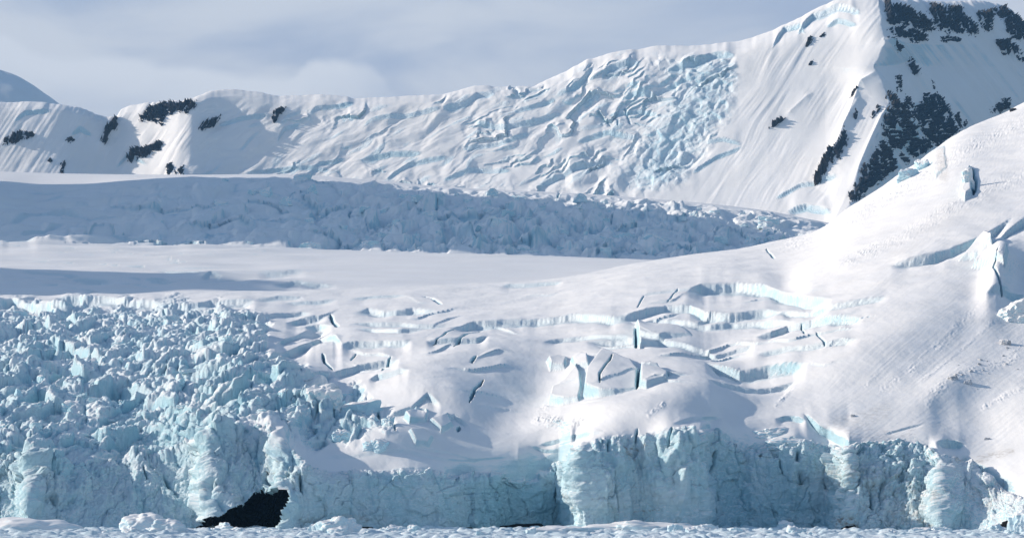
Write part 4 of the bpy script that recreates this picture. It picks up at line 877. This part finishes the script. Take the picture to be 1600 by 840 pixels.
for k in range(26):
    t = g.uniform(0, 1); uu = 1492 + t * 110 + g.normal(0, 8); vv = np.interp(uu, [1480, 1540, 1580, 1640], [608, 580, 560, 520]) + g.normal(0, 11)
    pnt, i, j = near_at(uu, vv); place('fallen_lump', BL[k % 4], tuple(pnt), .25 + .9 * g.random() ** 2.5, g.uniform(0, 6), 'small grey snow lump in the debris trail on the right slope', 'snow lump', 'snow lumps of the debris trail', (1.3, 1, .8))
RB = rock_lump('boulder', 1420); pnt, i, j = near_at(1583, 172); place('boulder', RB, (pnt[0], pnt[1], pnt[2] + .6), 2.0, .4, 'black boulder on the skyline of the near snow ridge', 'rock', None, (1.4, 1, 1))

# floating pieces
PB = block_protos('ice_chunk', 12, 1500, M_FLOE, .75, .4, cap=False, rnd=1.6)
def water(uu, vv):
    d = CAMH * F / (vv - V0); return ((uu - U0) / F * d, d, 0)
def floe(uu, dist, size, rz_, label, k, squash=(1, 1, 1), up=.2, name='ice_chunk', cat='ice chunk', group=None, mesh=None, tilt=(0, 0)):
    return place(name, mesh or PB[k], ((uu - U0) / F * dist, dist, up * size), size, rz_, label, cat, group, squash, tilt)
def dome_mesh(name, seed, mat, rough=1.0):
    V = ICO5_V.copy(); P = V * (1 + .22 * fbm(V[:, 0] * 1.4, V[:, 1] * 1.4, V[:, 2] * 1.4, 5, seed, ridged=False) * rough)[:, None]
    return (poly_mesh(name, P, ICO5_F, mat, True), None)
floe(226, 938, 6.2, .3, 'big rounded pale ice lump afloat left of the dark cave', 0, (1.25, 1, .85), .25, 'ice_boulder', 'ice chunk', None, dome_mesh('ice_boulder', 61, M_FLOE))
floe(45, 955, 12, .1, 'low smooth snow mound at the left foot of the ice cliff', 0, (1.5, .9, .42), 0, 'snow_mound', 'snow mound', None, dome_mesh('snow_mound', 62, M_FLOE, .9))
floe(530, 900, 5.2, .7, 'pointed bluish ice lump rising before the long wall', 3, (1.3, 1.0, .8), .25, 'ice_boulder', 'ice chunk', None, dome_mesh('ice_boulder', 63, M_FLOE, 1.6))
floe(262, 905, 5.0, .2, 'rounded bluish ice lump in front of the pale one', 3, (1.2, 1, .75), .2, 'ice_boulder', 'ice chunk', None, dome_mesh('ice_boulder', 66, M_FLOE, 1.5))
floe(1000, 966, 13, .05, 'long rubble bank of white ice at the foot of the middle cliff', 3, (1.35, .6, .30), 0, 'ice_bank', 'ice bank', None, dome_mesh('ice_bank', 64, M_FLOE, 1.6))
floe(1600, 880, 4.4, .25, 'tall clean white iceberg corner at the right edge', 5, (1.3, 1.2, 1.9), .35, 'iceberg', 'iceberg')
floe(870, 880, 5.0, .1, 'smooth sloping blue-white ice slab afloat', 6, (2.2, 1.1, .62), .15, 'ice_slab', 'ice slab')
floe(829, 872, 1.9, .6, 'small clear blue wedge of ice left of the smooth slab', 7, (1, 1, 1.1), .4)
floe(1078, 884, 2.2, .3, 'pointed blue ice tooth among the floating rubble', 8, (1, 1, 1.25), .35)
floe(1230, 985, 3.0, .3, 'grey dusty ice block at the foot of the blue cliff', 9, (1.2, 1, 1), .3)
floe(1440, 930, 3.0, .3, 'low wide ice block before the right-hand cliff', 10, (1.6, 1, .6), .2)
DM = [dome_mesh('ice_chunk', 70 + k, M_FLOE, 1.8) for k in range(4)]
for k in range(150):
    uu = g.uniform(-10, 1612); dist = g.uniform(862, 975); size = g.choice([.6, .9, 1.3, 1.9, 2.8], p=[.25, .28, .25, .15, .07])
    floe(uu, dist, size, g.uniform(0, 6.28), 'small white ice lump floating in the rubble at the cliff foot', int(g.integers(12)), (g.uniform(.9, 1.6), g.uniform(.8, 1.3), g.uniform(.6, 1.1)), .25, mesh=DM[k % 4] if k % 3 == 0 else None, group='small ice lumps floating at the cliff foot', tilt=(g.uniform(-.3, .3), g.uniform(-.3, .3)))

# ---- dark rock behind the cave mouth and at the cliff's foot
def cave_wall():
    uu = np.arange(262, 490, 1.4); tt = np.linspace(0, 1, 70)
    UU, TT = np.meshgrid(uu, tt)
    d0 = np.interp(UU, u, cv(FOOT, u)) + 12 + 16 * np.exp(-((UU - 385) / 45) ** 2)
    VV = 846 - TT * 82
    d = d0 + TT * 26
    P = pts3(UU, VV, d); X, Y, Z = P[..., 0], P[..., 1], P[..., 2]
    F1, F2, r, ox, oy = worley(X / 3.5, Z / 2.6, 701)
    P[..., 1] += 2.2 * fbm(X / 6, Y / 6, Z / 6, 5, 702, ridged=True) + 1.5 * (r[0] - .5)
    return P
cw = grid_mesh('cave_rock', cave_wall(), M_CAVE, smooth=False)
tag(cw, 'black wet rock inside the cave mouth under the ice', 'rock')
RK = [rock_lump('shore_rock', 1450 + k, M_CAVE) for k in range(5)]
for k, (uu, dist, s, sq, lab) in enumerate([(1326, 972, 2.0, (1.4, 1, 1.1), 'black rock at the left foot of the crumbly right cliff'), (1555, 952, 1.4, (1.2, 1, 1.1), 'small black rock left of the iceberg corner'), (1577, 944, 2.8, (1.4, 1, 1.5), 'large black rock beside the iceberg corner'), (565, 990, 2.2, (2.4, 1, .7), 'low black rock under the left part of the long wall'),
        (722, 1004, 1.5, (2.6, 1, .8), 'low black rock under the right end of the long wall'), (815, 1024, 2.6, (3.4, 1, .8), 'broad dark rock at the foot of the shaded alcove'), (1440, 968, 1.2, (2.4, 1, .8), 'thin dark rock at the foot of the crumbly right cliff'), (620, 992, 1.4, (1.4, 1, 1.2), 'small dark triangular rock under the middle of the long wall')]):
    place('shore_rock', RK[k % 5], ((uu - U0) / F * dist, dist, .2 * s), s, k * .05, lab, 'rock', None, sq)

# ================================================================== HAZE
hm = bpy.data.materials.new('thin_cold_air'); hm.use_nodes = True; nt = hm.node_tree; nt.nodes.remove(nt.nodes['Principled BSDF'])
pv = nt.nodes.new('ShaderNodeVolumePrincipled'); pv.inputs['Color'].default_value = (.24, .56, 1.0, 1); pv.inputs['Density'].default_value = HAZE; pv.inputs['Anisotropy'].default_value = .1
nt.links.new(pv.outputs[0], nt.nodes['Material Output'].inputs['Volume'])
x0, x1, y0, y1, z0_, z1 = -6500, 4500, -300, 14500, -60, 2700
hz = [(x, y, z) for z in (z0_, z1) for y in (y0, y1) for x in (x0, x1)]
haze = bpy.data.objects.new('haze', poly_mesh('haze', hz, [(0, 2, 3, 1), (4, 5, 7, 6), (0, 1, 5, 4), (2, 6, 7, 3), (0, 4, 6, 2), (1, 3, 7, 5)], hm)); COL.objects.link(haze)
tag(haze, 'thin bluish air between the near ice and the far mountains', 'haze', kind='stuff')

# ================================================================== SKY, SUN, VIEW
wd = bpy.data.worlds.new('World'); scene.world = wd; wd.use_nodes = True; nt = wd.node_tree; N, L = nt.nodes.new, nt.links.new
bg = nt.nodes['Background']
sky = N('ShaderNodeTexSky'); sky.sky_type = 'NISHITA'; sky.sun_disc = False; sky.sun_elevation = SUN_EL
sky.sun_rotation = math.atan2(SUN[0], SUN[1]); sky.air_density = 1.0; sky.dust_density = 0.6; sky.ozone_density = 1.2
tc = N('ShaderNodeTexCoord'); sp = N('ShaderNodeSeparateXYZ'); L(tc.outputs['Generated'], sp.inputs[0])
az = mathn(nt, 'ARCTAN2', sp.outputs[0], sp.outputs[1]); el = mathn(nt, 'ARCSINE', sp.outputs[2])
cb = N('ShaderNodeCombineXYZ'); L(az, cb.inputs[0]); L(mathn(nt, 'MULTIPLY', el, 2.6), cb.inputs[1])
n1 = noise(nt, cb.outputs[0], 9, 5, .5, .4); n2 = noise(nt, cb.outputs[0], 3.2, 4, .5, .2)
mp = N('ShaderNodeMapping'); mp.inputs['Scale'].default_value = (30, 34, 1); mp.inputs['Rotation'].default_value = (0, 0, R(18)); L(cb.outputs[0], mp.inputs[0])
n3 = noise(nt, mp.outputs[0], 1.0, 6, .55, .8)
K = 1 / .14    # colours below are divided by the background strength
def cc(*c): return tuple(((x / 255 + .055) / 1.055) ** 2.4 * K for x in c)
deck = mixc(nt, ramp(nt, n1, .36, .62), cc(174, 182, 201), cc(213, 214, 219))
deck = mixc(nt, mathn(nt, 'MULTIPLY', ramp(nt, n2, .5, .72), .6), deck, cc(205, 208, 216))
# bank of cloud pouring over the ridge on the left: its upper edge by azimuth
fc = N('ShaderNodeFloatCurve'); A = lambda uu: math.atan((uu - U0) / F); E = lambda vv: math.atan((V0 - vv) / F)
cvp = [(-300,40),(0,64),(60,88),(90,94),(150,93),(200,98),(250,103),(320,110),(400,122),(440,124),(470,108),(495,92),(530,94),(560,96),(590,112),(620,140),(680,160),(900,170),(1100,180)]
lo, hi, e0, e1 = A(-300), A(1100), E(200), E(0)
crv = fc.mapping.curves[0]
for q, (uu, vv) in enumerate(cvp):
    x, y = (A(uu) - lo) / (hi - lo), (E(vv) - e0) / (e1 - e0)
    if q == 0: crv.points[0].location = (x, y)
    elif q == len(cvp) - 1: crv.points[-1].location = (x, y)
    else: crv.points.new(x, y)
fc.mapping.update()
L(mathn(nt, 'MULTIPLY_ADD', az, 1 / (hi - lo), -lo / (hi - lo)), fc.inputs['Value'])
edge = mathn(nt, 'MULTIPLY_ADD', fc.outputs[0], e1 - e0, e0)
dist_ = mathn(nt, 'SUBTRACT', mathn(nt, 'MULTIPLY_ADD', mathn(nt, 'SUBTRACT', n3, .5), .006, edge), el)
bank = mathn(nt, 'MULTIPLY', ramp(nt, dist_, -.0012, .0030), mathn(nt, 'SUBTRACT', 1.0, mathn(nt, 'MULTIPLY', ramp(nt, dist_, .002, .020), .75)))
bank = mathn(nt, 'MULTIPLY', bank, mathn(nt, 'SUBTRACT', 1.0, ramp(nt, az, A(500), A(680))))
bank = mathn(nt, 'MULTIPLY', bank, mathn(nt, 'MULTIPLY_ADD', n3, .9, .60), clamp=True)
deck = mixc(nt, bank, deck, cc(220, 221, 226))
fk = mathn(nt, 'SUBTRACT', .96, mathn(nt, 'MULTIPLY', ramp(nt, el, R(10), R(22)), .90))
fk = mathn(nt, 'MULTIPLY', fk, mathn(nt, 'MULTIPLY_ADD', ramp(nt, sp.outputs[1], -.1, .8), .85, .15))
col = mixc(nt, fk, sky.outputs[0], deck)
L(col, bg.inputs['Color']); bg.inputs['Strength'].default_value = 0.14

sl_ = bpy.data.lights.new('sun', 'SUN'); sun = bpy.data.objects.new('sun', sl_); COL.objects.link(sun)
sl_.energy = 5.0; sl_.angle = R(.55); sl_.color = (1.0, .885, .75)
from mathutils import Vector
sun.rotation_euler = Vector(SUN).to_track_quat('Z', 'Y').to_euler()

scene.view_settings.view_transform = 'Standard'; scene.view_settings.look = 'None'
scene.view_settings.exposure = 0.13; scene.view_settings.gamma = 1.0; scene.view_settings.use_curve_mapping = False
cy = scene.cycles
cy.max_bounces = 6; cy.diffuse_bounces = 4; cy.use_denoising = True; cy.caustics_reflective = False
